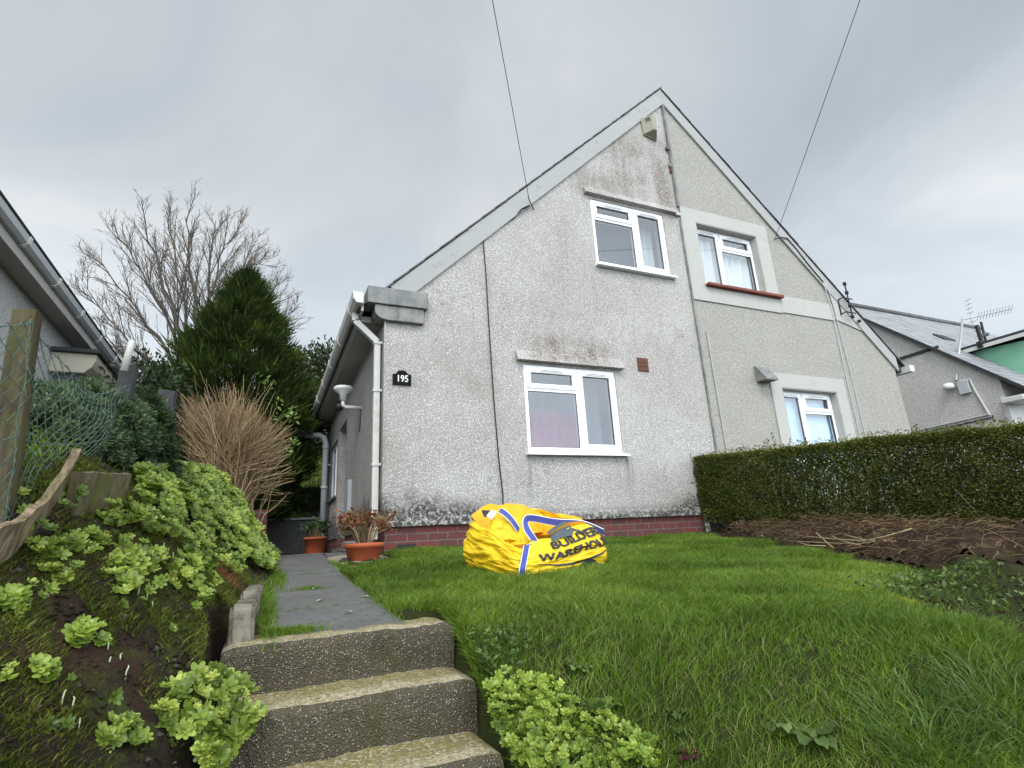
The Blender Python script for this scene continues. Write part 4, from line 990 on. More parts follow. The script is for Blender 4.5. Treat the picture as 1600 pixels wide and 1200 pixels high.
def crumple(name, pts, mat, parent, n=26, amp=.03, seed=0, thick=.004):
    """a cloth flap spanned between two polylines"""
    A, B = [np.array(p, float) for p in pts[0]], [np.array(p, float) for p in pts[1]]
    def ev(P, t):
        t = t * (len(P) - 1); i = min(int(t), len(P) - 2); return P[i] + (P[i + 1] - P[i]) * (t - i)
    V = []
    for j in range(n + 1):
        for i in range(2 * n + 1):
            q = ev(A, i / (2 * n)) * (1 - j / n) + ev(B, i / (2 * n)) * (j / n)
            e_ = Vector((q[0] * 7 + seed, q[1] * 7, q[2] * 7)); rg = 1 - 2.2 * abs(mnoise.noise(e_ * 1.9 + Vector((2, 5, 1)))); V.append(q + np.array([mnoise.noise(e_), mnoise.noise(e_ + Vector((7, 0, 0))), mnoise.noise(e_ + Vector((0, 7, 0)))]) * amp + np.array([.3, -.8, .2]) * rg * amp * .7)
    w_ = 2 * n + 1
    F = [(j * w_ + i, j * w_ + i + 1, (j + 1) * w_ + i + 1, (j + 1) * w_ + i) for j in range(n) for i in range(2 * n)]
    o = mesh_obj(name, np.array(V), F, mat, parent, smooth=True); sm = o.modifiers.new('thickness', 'SOLIDIFY'); sm.thickness = thick
    return o
# folded flaps: one bunched at the left, one standing at the back
crumple('flap', [[at(752, 846, 3.95), at(770, 838, 3.9), at(800, 846, 3.80), at(828, 852, 3.72)], [at(764, 806, 4.05), at(783, 803, 4.0), at(806, 812, 4.0), at(815, 806, 4.02)]], M['bag'], bag, amp=.04, seed=3)
crumple('flap', [[at(806, 846, 4.1), at(830, 836, 4.15), at(870, 836, 4.2), at(925, 832, 4.2)], [at(802, 801, 4.45), at(832, 797, 4.5), at(880, 806, 4.5), at(908, 811, 4.45)]], M['baginside'], bag, amp=.03, seed=8)
crumple('flap', [[at(774, 850, 3.78), at(790, 843, 3.8), at(806, 850, 3.75), at(818, 855, 3.68)], [at(780, 822, 3.9), at(792, 826, 3.86), at(802, 832, 3.82), at(812, 838, 3.75)]], M['bag'], bag, amp=.05, seed=5)
def ribbon(pts, wdt, up=None, name='strap'):
    """flat webbing along pts; up: list of side vectors"""
    n_ = 44; P = np.array(pts, float); T = np.linspace(0, len(P) - 1, n_)
    # Catmull-Rom
    def cr(P, t):
        i = min(int(t), len(P) - 2); f = t - i; p0, p1, p2, p3 = P[max(i - 1, 0)], P[i], P[i + 1], P[min(i + 2, len(P) - 1)]
        return .5 * ((2 * p1) + (-p0 + p2) * f + (2 * p0 - 5 * p1 + 4 * p2 - p3) * f * f + (-p0 + 3 * p1 - 3 * p2 + p3) * f ** 3)
    C = [cr(P, t) for t in T]; U = [cr(np.array(up, float), t * (len(up) - 1) / (len(P) - 1)) for t in T]
    V = []; F = []; mi = []
    cols = (-.5, -.42, .42, .5)
    for c, u in zip(C, U):
        u = u / np.linalg.norm(u)
        for k in cols: V.append(c + u * k * wdt)
    for i in range(n_ - 1):
        for k in range(3): F.append((i * 4 + k, i * 4 + k + 1, i * 4 + 5 + k, i * 4 + 4 + k)); mi.append(1 if k != 1 else 0)
    o = mesh_obj(name, np.array(V), F, [M['strap'], M['white']], bag, smooth=True, mi=mi); sm = o.modifiers.new('thickness', 'SOLIDIFY'); sm.thickness = .004; sm.offset = 0
    return o
sdir_ = lambda s: (lambda t: np.array([t[0], t[1], 0]))((bag_round(s + .05) - bag_round(s - .05)))
fc = .06
ribbon([bag_out(fc - .075 * (1 - v), v, .015) for v in (.0, .2, .4, .6, .8, .97)], .05, [sdir_(fc)] * 6)
ribbon([bag_out(fc, .97, .012), at(836, 848, 3.62), at(823, 826, 3.72), at(822, 812, 3.80), at(834, 810, 3.9), at(868, 816, 3.95), at(905, 818, 3.95), at(926, 824, 3.92), at(944, 832, 3.86)], .058,
       [np.array([.9, .2, .15]), np.array([.9, .2, .3]), np.array([.9, .2, .3]), np.array([.5, .2, -.6]), np.array([.1, .15, -.9]), np.array([.0, .2, -.9]), np.array([.0, .2, -.9]), np.array([.1, .2, -.9]), np.array([.2, .2, -.8])])
ribbon([at(781, 797, 3.95), at(790, 803, 3.93), at(800, 813, 3.9), at(810, 828, 3.86)], .05, [np.array([.55, .2, .75])] * 4)
tg = MB(); a_, b_, c_, d_ = at(760, 806, 3.96), at(768, 797, 3.96), at(778, 799, 3.97), at(768, 812, 3.97); tg.hexa([a_, b_, c_, d_, a_ + [0, .01, 0], b_ + [0, .01, 0], c_ + [0, .01, 0], d_ + [0, .01, 0]]); tg.build('care_tag', M['white'], bag)
# lettering and marks wrapped on the front right face: u along the face, v up it
def wrap_text(name, s, size, uc, vc, sx, mat, curve=0., shear=0., off=.009, vs_=1.):
    V, F = text_mesh(s, size, size * .038)
    bm = bmesh.new(); vv = [bm.verts.new(tuple(v)) for v in V]
    for f in F:
        try: bm.faces.new([vv[i] for i in f])
        except ValueError: pass
    x0, x1 = V[:, 0].min(), V[:, 0].max()
    for xx in np.linspace(x0, x1, 90)[1:-1]:
        bmesh.ops.bisect_plane(bm, geom=bm.verts[:] + bm.edges[:] + bm.faces[:], plane_co=(xx, 0, 0), plane_no=(1, 0, 0))
    for zz in np.linspace(V[:, 1].min(), V[:, 1].max(), 8)[1:-1]:
        bmesh.ops.bisect_plane(bm, geom=bm.verts[:] + bm.edges[:] + bm.faces[:], plane_co=(0, zz, 0), plane_no=(0, 1, 0))
    bm.verts.index_update(); P = []
    for v in bm.verts:
        u = uc + v.co.x * sx; q = (u - uc)
        P.append(bag_out(u, vc + v.co.y * vs_ + curve * q * q + shear * q, off))
    F = [[v.index for v in f.verts] for f in bm.faces]; bm.free()
    return mesh_obj(name, np.array(P), F, mat, bag)
wrap_text('lettering', 'WAREHOUSE', .215, .63, .56, .68, M['print'], curve=.25, shear=.10, vs_=1.05)
wrap_text('lettering', 'BUILDERS', .235, .675, .80, .68, M['print'], curve=.28, shear=.10, vs_=.95)
def wrap_poly(name, poly, mat, off=.005, n=24):
    """poly given as upper/lower v for a run of u"""
    V = []; F = []
    for (u, a, b) in poly: V += [bag_out(u, a, off), bag_out(u, (a + b) / 2, off), bag_out(u, b, off)]
    for i in range(len(poly) - 1):
        for k in (0, 1): F.append((3 * i + k, 3 * i + 3 + k, 3 * i + 4 + k, 3 * i + 1 + k))
    return mesh_obj(name, np.array(V), F, mat, bag)
us = np.linspace(.16, 1.02, 40)
wrap_poly('swoosh', [(u, .455 - .17 * math.sin((u - .16) / .86 * math.pi) + .06 * (u - .16) - .055 * math.sin((u - .16) / .86 * math.pi) ** .7 - .002, .455 - .17 * math.sin((u - .16) / .86 * math.pi) + .06 * (u - .16)) for u in us], M['print'])
us = np.linspace(.58, .86, 20)
wrap_poly('emblem', [(u, .10 + .03 * abs(math.sin(u * 40)), .13 + .16 * math.sin((u - .58) / .28 * math.pi) ** .6) for u in us], M['print'])
# grey printed figure on the panel folded inwards over the lettering
crumple('printed_fold', [[bag_out(u, .90 + .05 * math.sin(u * 30), .016) for u in (.36, .44, .52, .60, .68, .76)], [bag_out(u, 1.0, -.01) + np.array([0, .05, .03 + .03 * math.sin((u - .36) * 7.8)]) for u in (.40, .46, .53, .60, .67, .73)]], M['printgrey'], bag, n=14, amp=.010, seed=2)
tgb = MB(); q = at(757, 808, 3.97); tgb.hexa([q, q + [.05, 0, .0], q + [.07, .02, .03], q + [-.01, .02, .035], q + [0, .02, .01], q + [.05, .02, .012], q + [.07, .03, .05], q + [-.01, .03, .055]]); tgb.build('loose_strap', M['black'], bag)

# ------------------------------------------------------------------ foliage machinery
def frames(D):
    D = D / (np.linalg.norm(D, axis=1, keepdims=True) + 1e-9)
    a = rng.standard_normal(D.shape); U = np.cross(D, a); U /= np.linalg.norm(U, axis=1, keepdims=True) + 1e-9
    return D, U, np.cross(D, U)
def leaves(C, D, L, W, rv=None, fold=.25):
    """diamond leaves: base C, direction D, length L, width W"""
    n = len(C); D, U, N = frames(D); L = np.broadcast_to(L, (n,))[:, None]; W = np.broadcast_to(W, (n,))[:, None]
    mid = C + D * L * .5 + N * W * fold
    V = np.stack([C, mid + U * W * .5, C + D * L, mid - U * W * .5], 1).reshape(-1, 3)
    F = np.arange(4 * n).reshape(n, 4)
    rv = rng.random(n) if rv is None else rv
    return V, F, np.repeat(rv, 4)
def merge(parts):
    Vs, Fs, Rs, k = [], {}, [], 0
    for V, F, r in parts:
        for f in (F if isinstance(F, list) else [F]): Fs.setdefault(f.shape[1], []).append(f + k)
        Vs.append(V); Rs.append(r); k += len(V)
    return np.concatenate(Vs), [np.concatenate(v) for v in Fs.values()], np.concatenate(Rs)
def blades(B, H, lean, W, rv=None, curl=.5, segs=3):
    """grass blades: bases B, heights H, lean vectors (n,2)"""
    n = len(B); H = np.broadcast_to(H, (n,)); W = np.broadcast_to(W, (n,))
    a = rng.random(n) * 6.283; side = np.stack([np.cos(a), np.sin(a), 0 * a], 1)
    rows = []
    for j in range(segs):
        t = j / segs; o = np.zeros((n, 3)); o[:, :2] = lean * (t ** 1.8)[..., None] if hasattr(t, 'shape') else lean * t ** 1.8
        o[:, 2] = H * (t - curl * t * t * .5); wv = (W * (1 - .55 * t) * .5)[:, None]
        rows += [B + o - side * wv, B + o + side * wv]
    o = np.zeros((n, 3)); o[:, :2] = lean; o[:, 2] = H * (1 - curl * .5); rows.append(B + o)
    k = len(rows); V = np.stack(rows, 1).reshape(-1, 3); base = np.arange(n)[:, None] * k
    Q = np.concatenate([base + np.array([2 * j, 2 * j + 1, 2 * j + 3, 2 * j + 2]) for j in range(segs - 1)])
    T = base + np.array([k - 3, k - 2, k - 1])
    rv = rng.random(n) if rv is None else rv
    return V, [Q, T], np.repeat(rv, k)
def rosettes(C, N, S, rv, nl=9, layers=2, asp=.55):
    """succulent rosettes facing N with spoon shaped leaves; C centres, S radius"""
    parts = []
    for i in range(len(C)):
        n_ = np.array(N[i], float); n_ /= np.linalg.norm(n_); a = np.cross(n_, rng.standard_normal(3)); a /= np.linalg.norm(a); b = np.cross(n_, a)
        V = []; F = []; rr = []
        for Lr in range(layers):
            m = max(4, nl - 2 * Lr - 1 if Lr else nl); tilt = .25 + .55 * Lr; r = S[i] * (1 - .38 * Lr)
            for k in range(m):
                th = 2 * math.pi * (k + .5 * Lr) / m + rng.normal(0, .12); d = math.cos(th) * a + math.sin(th) * b; s_ = -math.sin(th) * a + math.cos(th) * b
                rl = r * rng.uniform(.8, 1.12); w_ = rl * asp
                def pt(u, v, up): return C[i] + d * rl * u * math.cos(tilt) + n_ * (rl * u * math.sin(tilt) + up * rl) + s_ * w_ * v
                q = len(V); V += [pt(.05, -.12, .02), pt(.05, .12, .02), pt(.6, .42, .0), pt(.6, -.42, .0), pt(.92, .30, .06), pt(.92, -.30, .06), pt(1.03, 0, .08), pt(.6, 0, .09 * -1 + .05)]
                F += [(q, q + 1, q + 2, q + 7), (q, q + 7, q + 3, q + 3), (q + 7, q + 2, q + 4, q + 6), (q + 3, q + 7, q + 6, q + 5)]
                rr += [min(1, max(0, rv[i] + rng.normal(0, .12) + .12 * Lr))] * 8
        F = np.array(F); tri = F[F[:, 2] == F[:, 3]][:, :3]; qd = F[F[:, 2] != F[:, 3]]
        parts.append((np.array(V), [qd, tri], np.array(rr)))
    return parts
def gnormal(x, y):
    e_ = .05; return np.array([-(float(gz(x + e_, y)) - float(gz(x - e_, y))) / (2 * e_), -(float(gz(x, y + e_)) - float(gz(x, y - e_))) / (2 * e_), 1.])

# ------------------------------------------------------------------ lawn
def xb(y): return np.interp(y, [1.2, 1.3, 1.82, 2.1, 2.3, 3.55, 5.0, 5.95], [6.5, 2.6, 2.75, 3.05, 3.75, 4.5, 4.95, 5.35])
def lawn_mask(x, y):
    xl = np.where(y > 5.0, 1.14, np.where(y > 2.72, .60, .835)) + .03 * n2(x * 0, y, 9, 2) + np.where((y > 4.6) & (y <= 5.0), (y - 4.6) * 1.0, 0)
    xr = xb(y) + .10 * n2(x * 0, y, 6, 1)
    m = (x > xl) & (x < xr) & (y < 5.99)
    bagm_ = (np.abs(x - BCEN[0]) < .38) & (np.abs(y - BCEN[1]) < .36)
    return m & ~bagm_
def scatter(n, x0, x1, y0, y1, fn):
    x = rng.uniform(x0, x1, n); y = rng.uniform(y0, y1, n); k = fn(x, y); return x[k], y[k]
parts = []
NG = 470000
x = rng.uniform(.5, 6.2, NG); u_ = rng.random(NG); y = 1.05 + 4.95 * u_ ** 1.25
d2 = np.hypot(x, y); ok = lawn_mask(x, y) & (x < y * 2.3 + .1) & (x > y * .1)
# bare and weedy towards the bank beside the steps
bank = sst(2.9, 1.9, y + .55 * (x - .8)) * sst(2.6, 1.4, x)
ok &= rng.random(NG) > bank * .35
ok &= rng.random(NG) > .35 * (n2(x, y, 3.1, 7.) > .75)
x, y, bank = x[ok], y[ok], bank[ok]
hgt = (.050 + .050 * rng.random(len(x)) ** 2) * (1 + .30 * n2(x, y, 2.6, 3.) + .2 * n2(x, y, 8, 5.))
hgt *= np.where(y > 4.9, .8, 1.0)
hgt += .05 * rng.random(len(x)) * sst(2.0, 1.2, y) * sst(1.9, 2.6, x)
lean_a = 2.6 * n2(x, y, 3.2, 1.) + rng.normal(0, 1.5, len(x)); lm = hgt * rng.uniform(.2, 1.3, len(x))
lean = np.stack([np.cos(lean_a), np.sin(lean_a)], 1) * lm[:, None]
rv = np.clip(.47 + .24 * n2(x, y, 1.7, 4.) + .10 * n2(x, y, 6, 8.) + rng.normal(0, .17, len(x)) - .06 * bank, 0, 1)
rv = np.where(rng.random(len(x)) < .018 + .05 * bank, 1.0, np.minimum(rv, .93))
Wd = np.clip(.0013 + .0006 * np.hypot(x, y), .0019, .0048) * rng.uniform(.7, 1.3, len(x))
B = np.stack([x, y, gz_full(x, y) - .006], 1)
parts.append(blades(B, hgt, lean, Wd, rv, curl=.6))
# grass in the cracks and along the left edge of the path
for (cx, cy, sx_, sy_, nn, hh) in ((.3, 3.32, .5, .02, 260, .022), (.34, 3.92, .5, .02, 300, .025), (.34, 4.84, .5, .02, 220, .02), (.36, 5.44, .5, .02, 180, .02), (.5, 3.1, .2, .3, 120, .015), (.10, 2.76, .16, .03, 1300, .05), (.035, 3.4, .05, .7, 2600, .07), (.12, 4.6, .06, .5, 900, .05), (.30, 4.02, .09, .03, 350, .03), (.62, 3.6, .03, .8, 1500, .06), (.62, 5.1, .06, .4, 900, .05)):
    xx = rng.normal(cx, sx_ * .5, nn); yy = rng.normal(cy, sy_ * .5, nn); H_ = hh * rng.uniform(.4, 1.2, nn); la = rng.random(nn) * 6.28
    parts.append(blades(np.stack([xx, yy, np.maximum(gz_full(xx, yy), np.where(in_path(xx, yy), ZP(yy), -9)) - .004], 1), H_, np.stack([np.cos(la), np.sin(la)], 1) * (H_ * rng.uniform(.2, 1, nn))[:, None], .003, np.clip(rng.normal(.45, .2, nn), 0, .95)))
nn = 5200; yy = rng.uniform(1.1, 2.95, nn); xx = .815 + np.abs(rng.normal(0, .07, nn)); H_ = .075 * rng.uniform(.4, 1.3, nn); la = rng.normal(3.3, .9, nn)
zz = np.maximum(gz(xx, yy), gz_full(xx, yy)) - .012
parts.append(blades(np.stack([xx, yy, zz], 1), H_, np.stack([np.cos(la), np.sin(la)], 1) * (H_ * rng.uniform(.3, 1.2, nn))[:, None], .0026, np.clip(rng.normal(.38, .25, nn), 0, 1), curl=.9, segs=4))
nn = 9000; yy = rng.uniform(1.2, 2.6, nn); xx = rng.uniform(2.5, 5.0, nn); k = (xx > xb(yy)) & (n2(xx, yy, 4, 3.) + .9 * sst(.7, 0., xx - xb(yy)) > .35) & (xx < yy * 2.4); xx, yy = xx[k], yy[k]; H_ = .06 * rng.uniform(.4, 1.3, len(xx)); la = rng.random(len(xx)) * 6.28
parts.append(blades(np.stack([xx, yy, gz(xx, yy) - .006], 1), H_, np.stack([np.cos(la), np.sin(la)], 1) * (H_ * rng.uniform(.3, 1.2, len(xx)))[:, None], .003, np.clip(rng.normal(.42, .2, len(xx)), 0, .95), curl=.8))
# rear lawn on the hillside
xx = rng.uniform(-1.0, 3.5, 16000); yy = rng.uniform(12.2, 19, 16000)
H_ = .12 * rng.uniform(.5, 1.2, 16000); la = rng.random(16000) * 6.28
parts.append(blades(np.stack([xx, yy, gz(xx, yy)], 1), H_, np.stack([np.cos(la), np.sin(la)], 1) * H_[:, None] * .5, .02, np.clip(rng.normal(.66, .15, 16000), 0, .95), segs=2))
V, F, r = merge(parts)
tag(mesh_obj('grass', V, F, M['grass'], rnd=r), kind='stuff')
# tussock of long arching grass, bottom right
def tussock(cx, cy, n_, rad, h, label):
    a = rng.random(n_) * 6.283; rr = rad * np.sqrt(rng.random(n_)); bx, by = cx + rr * np.cos(a), cy + rr * np.sin(a)
    H_ = h * rng.uniform(.5, 1.1, n_); la = a + rng.normal(0, .7, n_); lm = H_ * rng.uniform(.4, 1.15, n_)
    V, F, r = blades(np.stack([bx, by, gz(bx, by) - .01], 1), H_, np.stack([np.cos(la), np.sin(la)], 1) * lm[:, None],   .0042, np.clip(rng.normal(.5, .25, n_), 0, 1), curl=.95, segs=7)
    tag(mesh_obj('grass_tussock', V, F, M['longgrass'], loc=(cx, cy, float(gz(cx, cy))), rnd=r), label, 'grass clump', 'long grass tussocks')
p = ground_hit(1450, 1165); tussock(p[0], p[1], 420, .16, .20, 'long arching grass tussock at the foot of the lawn nearest the dock leaves')
p = ground_hit(1585, 1120); tussock(p[0], p[1], 420, .18, .22, 'long arching grass tussock at the very right edge of the lawn')

# ------------------------------------------------------------------ left bank: moss, debris, ground cover, stonecrop
parts = []
nm = 190000
x = rng.uniform(-1.15, .0, nm); y = rng.uniform(1.1, 4.3, nm)
m = (n2(x, y, 5.0, 11.) + .6 * n2(x, y, 13, 3.)) > -.25 + .9 * sst(-.15, -.6, x) * sst(1.9, 1.5, y)
m &= ~((x > -.16) & (y < 2.8)); x, y = x[m], y[m]
H_ = .022 * rng.uniform(.4, 1.6, len(x)); la = rng.random(len(x)) * 6.28
parts.append(blades(np.stack([x, y, gz(x, y) - .004], 1), H_, np.stack([np.cos(la), np.sin(la)], 1) * H_[:, None] * .9, .0045, np.clip(.45 + .25 * n2(x, y, 9, 2) + rng.normal(0, .2, len(x)), 0, 1), segs=2))
V, F, r = merge(parts); tag(mesh_obj('moss', V, F, M['moss'], rnd=r), kind='stuff')
# thin grass on the bank
nn = 4200; x = rng.uniform(-1.2, -.02, nn); y = rng.uniform(1.3, 4.0, nn); k = (n2(x, y, 4, 6.) > .25) & ~((x > -.16) & (y < 2.8)); x, y = x[k], y[k]
H_ = .07 * rng.uniform(.4, 1.3, len(x)); la = rng.random(len(x)) * 6.28
V, F, r = blades(np.stack([x, y, gz(x, y) - .004], 1), H_, np.stack([np.cos(la), np.sin(la)], 1) * (H_ * rng.uniform(.3, 1.3, len(x)))[:, None], .003, np.clip(rng.normal(.45, .3, len(x)), 0, 1), segs=4, curl=.9)
tag(mesh_obj('bank_grass', V, F, M['grass'], rnd=r), kind='stuff')
# longer grass under the fence
nn = 1500; x = rng.uniform(-1.5, -.72, nn); y = rng.uniform(1.9, 3.4, nn); H_ = .16 * rng.uniform(.4, 1.2, nn); la = rng.random(nn) * 6.28
V, F, r = blades(np.stack([x, y, gz(x, y) - .01], 1), H_, np.stack([np.cos(la), np.sin(la)], 1) * (H_ * .7)[:, None], .004, np.clip(rng.normal(.5, .2, nn), 0, .95), segs=4, curl=.8)
tag(mesh_obj('fence_grass', V, F, M['grass'], rnd=r), kind='stuff')
# crumbs of soil, stones and dead leaves (nobody could count them)
def pebbles(name, n_, fn, box, s0, s1, mat):
    x, y = scatter(n_, *box, fn); n_ = len(x)
    base = np.array([(1, 0, 0), (-1, 0, 0), (0, 1, 0), (0, -1, 0), (0, 0, .6), (0, 0, -.6)], float); Ft = np.array([(0, 2, 4), (2, 1, 4), (1, 3, 4), (3, 0, 4), (2, 0, 5), (1, 2, 5), (3, 1, 5), (0, 3, 5)])
    S = rng.uniform(s0, s1, n_) ** 1.0; A = rng.random(n_) * 6.28; c, s_ = np.cos(A), np.sin(A)
    Bv = base[None] * rng.uniform(.6, 1.4, (n_, 6, 1)) * S[:, None, None]
    Vx = Bv[..., 0] * c[:, None] - Bv[..., 1] * s_[:, None]; Vy = Bv[..., 0] * s_[:, None] + Bv[..., 1] * c[:, None]
    V = np.stack([Vx, Vy, Bv[..., 2]], -1) + np.stack([x, y, gz(x, y) + S * .2], -1)[:, None]
    F = (Ft[None] + 6 * np.arange(n_)[:, None, None]).reshape(-1, 3)
    tag(mesh_obj(name, V.reshape(-1, 3), F, mat), kind='stuff')
noStep = lambda x, y: ~((x > -.16) & (x < .86) & (y < 2.9)) & (x < .02)
pebbles('soil_crumbs', 9000, noStep, (-1.1, .0, 1.2, 3.6), .003, .011, M['ground'])
pebbles('gravel', 420, noStep, (-1.1, .0, 1.2, 3.4), .004, .016, M['stone'])

def clump(name, C, Nn, S, rv, mat, label, cat, group, loc, nl=9, layers=2, asp=.55, stems=True):
    t_ = thing(name, label, cat, loc, group)
    V, F, r = merge(rosettes(C, Nn, S, rv, nl, layers, asp)); mesh_obj('leaves', V, F, mat, t_, rnd=r, smooth=True)
    if stems and len(C) > 100:
        tb_ = Tubes()
        for c in C:
            q = np.array([c[0] * .9 + loc[0] * .1, c[1] * .9 + loc[1] * .1 + .01, 0]); q[2] = min(float(gz(q[0], q[1])) - .005, c[2] - .01); tb_.add([q, (q + c) / 2 + [0, .004, 0], c], .0018, 4, .2)
        tb_.build('stems', M['weed'], t_)
    return t_
def ground_hits(xp, yp):
    """where many view rays meet the soil"""
    xp, yp = np.asarray(xp, float), np.asarray(yp, float)
    d = _fw[None] + _r[None] * ((xp - 800) / F_PX)[:, None] - _u[None] * ((yp - 600) / F_PX)[:, None]; d = d / d[:, 1:2]
    Y = np.linspace(.9, 8, 900); h = gz(d[:, 0:1] * Y[None], np.broadcast_to(Y, (len(d), 900))) - d[:, 2:3] * Y[None]
    i = np.argmax(h > 0, 1); yy = Y[i]; xx = d[:, 0] * yy
    return np.stack([xx, yy, gz(xx, yy)], 1)
def bank_normal(P):
    e_ = .06; return np.stack([-(gz(P[:, 0] + e_, P[:, 1]) - gz(P[:, 0] - e_, P[:, 1])) / (2 * e_), -(gz(P[:, 0], P[:, 1] + e_) - gz(P[:, 0], P[:, 1] - e_)) / (2 * e_), np.ones(len(P))], 1)
def stonecrop(pxl, pyl, wpx, n_, mat, label, size=9, dome=.03, squash=.55):
    a = rng.random(n_) * 6.283; rr = np.sqrt(rng.random(n_))
    if n_ < 150:
        kk = rng.integers(0, 5, n_); oa = rng.random(5) * 6.283; a = np.where(kk > 1, a, oa[kk] + a * .12); rr = rr * np.where(kk == 0, 1.25, 1.)
    P = ground_hits(pxl + wpx * .5 * rr * np.cos(a), pyl + wpx * .5 * squash * rr * np.sin(a)); keep = n2(P[:, 0], P[:, 1], 34, pxl) > (-.35 if n_ < 150 else -.6)
    if n_ < 150: P, rr = P[keep], rr[keep]; n_ = len(P)
    c = P.mean(0); Nb = bank_normal(P); Nb /= np.linalg.norm(Nb, axis=1, keepdims=True); Nb = Nb * .6 + np.array([0, 0, .4])
    sc = np.linalg.norm(P, axis=1) / F_PX; C = P + Nb * (dome * (1.1 - rr ** 2) * rng.uniform(.25, 1.25, n_) * (1 + .5 * n2(P[:, 0], P[:, 1], 30, 1.)) + .006)[:, None]
    Nn = Nb + np.array([0, -.45, .35]) + rng.normal(0, .48, (n_, 3))
    return clump('stonecrop', C, Nn, size * sc * rng.uniform(.45, 1.25, n_), np.clip(rng.normal(.48, .26, n_), 0, 1), mat, label, 'plant', 'stonecrop clumps in the flower beds', tuple(c), nl=7, asp=.66)
SC = [
 (326, 1120, 150, 150, 'sedum', 'largest stonecrop clump of the left bank, leafy dome pressed against the middle step', 12, 0.06, 0.9),
 (192, 1150, 76, 46, 'sedum', 'straggly pale stonecrop on bare soil, second from the bottom of the left bank', 9.5, 0.022, 0.55),
 (40, 1062, 76, 33, 'sedum_y', 'yellow-green stonecrop with red stems at the left edge of the bank', 10.5, 0.022, 0.55),
 (138, 996, 67, 25, 'sedum_y', 'yellowish flat stonecrop alone on dark moss in the middle of the bank', 10.5, 0.022, 0.55),
 (296, 908, 91, 58, 'sedum', 'stonecrop clump just left of the upright edging stone', 9.5, 0.022, 0.55),
 (182, 912, 67, 50, 'sedum', 'compact round stonecrop clump above the white snowdrop shoots', 9.5, 0.022, 0.55),
 (74, 908, 52, 33, 'sedum', 'small upright stonecrop clump right of a grass tuft by the left edge', 9.5, 0.022, 0.55),
 (134, 850, 65, 46, 'sedum', 'stonecrop clump between the broken plank and the mossy board', 9.5, 0.022, 0.55),
 (82, 868, 48, 29, 'sedum', 'small stonecrop clump close under the broken plank', 9.5, 0.022, 0.55),
 (212, 878, 80, 63, 'sedum', 'wide stonecrop clump in the middle of the bank', 9.5, 0.022, 0.55),
 (310, 884, 54, 42, 'sedum_y', 'bright yellow stonecrop tuft beside the rusty dead grass', 10.5, 0.022, 0.55),
 (182, 803, 69, 63, 'sedum', 'stonecrop clump right below the mossy board', 9.5, 0.022, 0.55),
 (250, 822, 65, 63, 'sedum', 'stonecrop clump at the lower edge of the ground cover', 9.5, 0.022, 0.55),
 (330, 1192, 48, 37, 'sedum', 'stonecrop clump at the bottom edge under the largest clump', 9.5, 0.022, 0.55),
 (14, 948, 50, 29, 'sedum_y', 'yellowish stonecrop sprig at the left edge above the red stemmed one', 10.5, 0.022, 0.55),
]
for (a, b, c, n_, m, lab, sz, dm_, sq) in SC: stonecrop(a, b, c, n_, M[m], lab, sz, dm_, sq)
# big bright mats by the lowest step
def in_poly(x, y, P):
    c = np.zeros(len(x), bool)
    for i in range(len(P)):
        (x1, y1), (x2, y2) = P[i], P[i - 1]; c ^= ((y1 > y) != (y2 > y)) & (x < (x2 - x1) * (y - y1) / (y2 - y1 + 1e-9) + x1)
    return c
def mat_plant(poly, n_, label, px_size):
    Q = np.array(poly, float); qx = rng.uniform(Q[:, 0].min(), Q[:, 0].max(), n_ * 3); qy = rng.uniform(Q[:, 1].min(), Q[:, 1].max(), n_ * 3); k = in_poly(qx, qy, Q)
    P = ground_hits(qx[k], qy[k]); P = P[(P[:, 0] > .80) & (n2(P[:, 0], P[:, 1], 26, 3.) > -.55)][:n_]; n_ = len(P); c = P.mean(0)
    C = P + np.array([0, 0, 1]) * (.010 + .045 * rng.random(n_) ** 1.5 + .02 * n2(P[:, 0], P[:, 1], 18, 1))[:, None]; Nn = np.array([-.15, -.6, .9]) + rng.normal(0, .42, (n_, 3))
    return clump('stonecrop', C, Nn, np.linalg.norm(P, axis=1) / F_PX * px_size * rng.uniform(.5, 1.25, n_), np.clip(rng.normal(.5, .24, n_), 0, 1), M['sedum_y'], label, 'plant', 'stonecrop clumps in the flower beds', tuple(c), nl=6, asp=.75)
mat_plant([(735, 1095), (790, 1068), (850, 1075), (905, 1108), (890, 1150), (885, 1215), (770, 1215), (740, 1165)], 360, 'dense bright yellow-green stonecrop mat spilling beside the bottom step', 7.6)
mat_plant([(885, 1160), (930, 1132), (985, 1150), (1035, 1185), (1035, 1218), (880, 1218)], 190, 'looser yellow-green stonecrop mat right of the broad dock leaves at the bottom edge', 7.2)
# thick ground cover at the top of the bank
POLY = np.array([(196, 752), (232, 734), (300, 742), (338, 764), (372, 796), (394, 834), (428, 872), (424, 896), (392, 892), (366, 868), (340, 838), (296, 812), (244, 796), (202, 786)], float)
qx, qy = rng.uniform(190, 440, 9000), rng.uniform(730, 900, 9000); k = in_poly(qx, qy, POLY) | ((rng.random(9000) < .10) & in_poly(qx, qy + 0, POLY + np.array([-45, 38])))
Pg = ground_hits(qx[k], qy[k]); Pg = Pg[(Pg[:, 1] < 7.9)][:2300]
xx_ = rng.uniform(-.8, -.22, 600); yy_ = rng.uniform(4.4, 6.6, 600); Pg = np.concatenate([Pg, np.stack([xx_, yy_, gz(xx_, yy_)], 1)])
sx_, sy_ = rng.uniform(0, 400, 900), rng.uniform(780, 1190, 900); ks = rng.random(900) < np.clip((1010 - sy_) / 260, .06, 1) * (.25 + .75 * (np.sin(sx_ * .045) * np.sin(sy_ * .06 + 1) > .1))
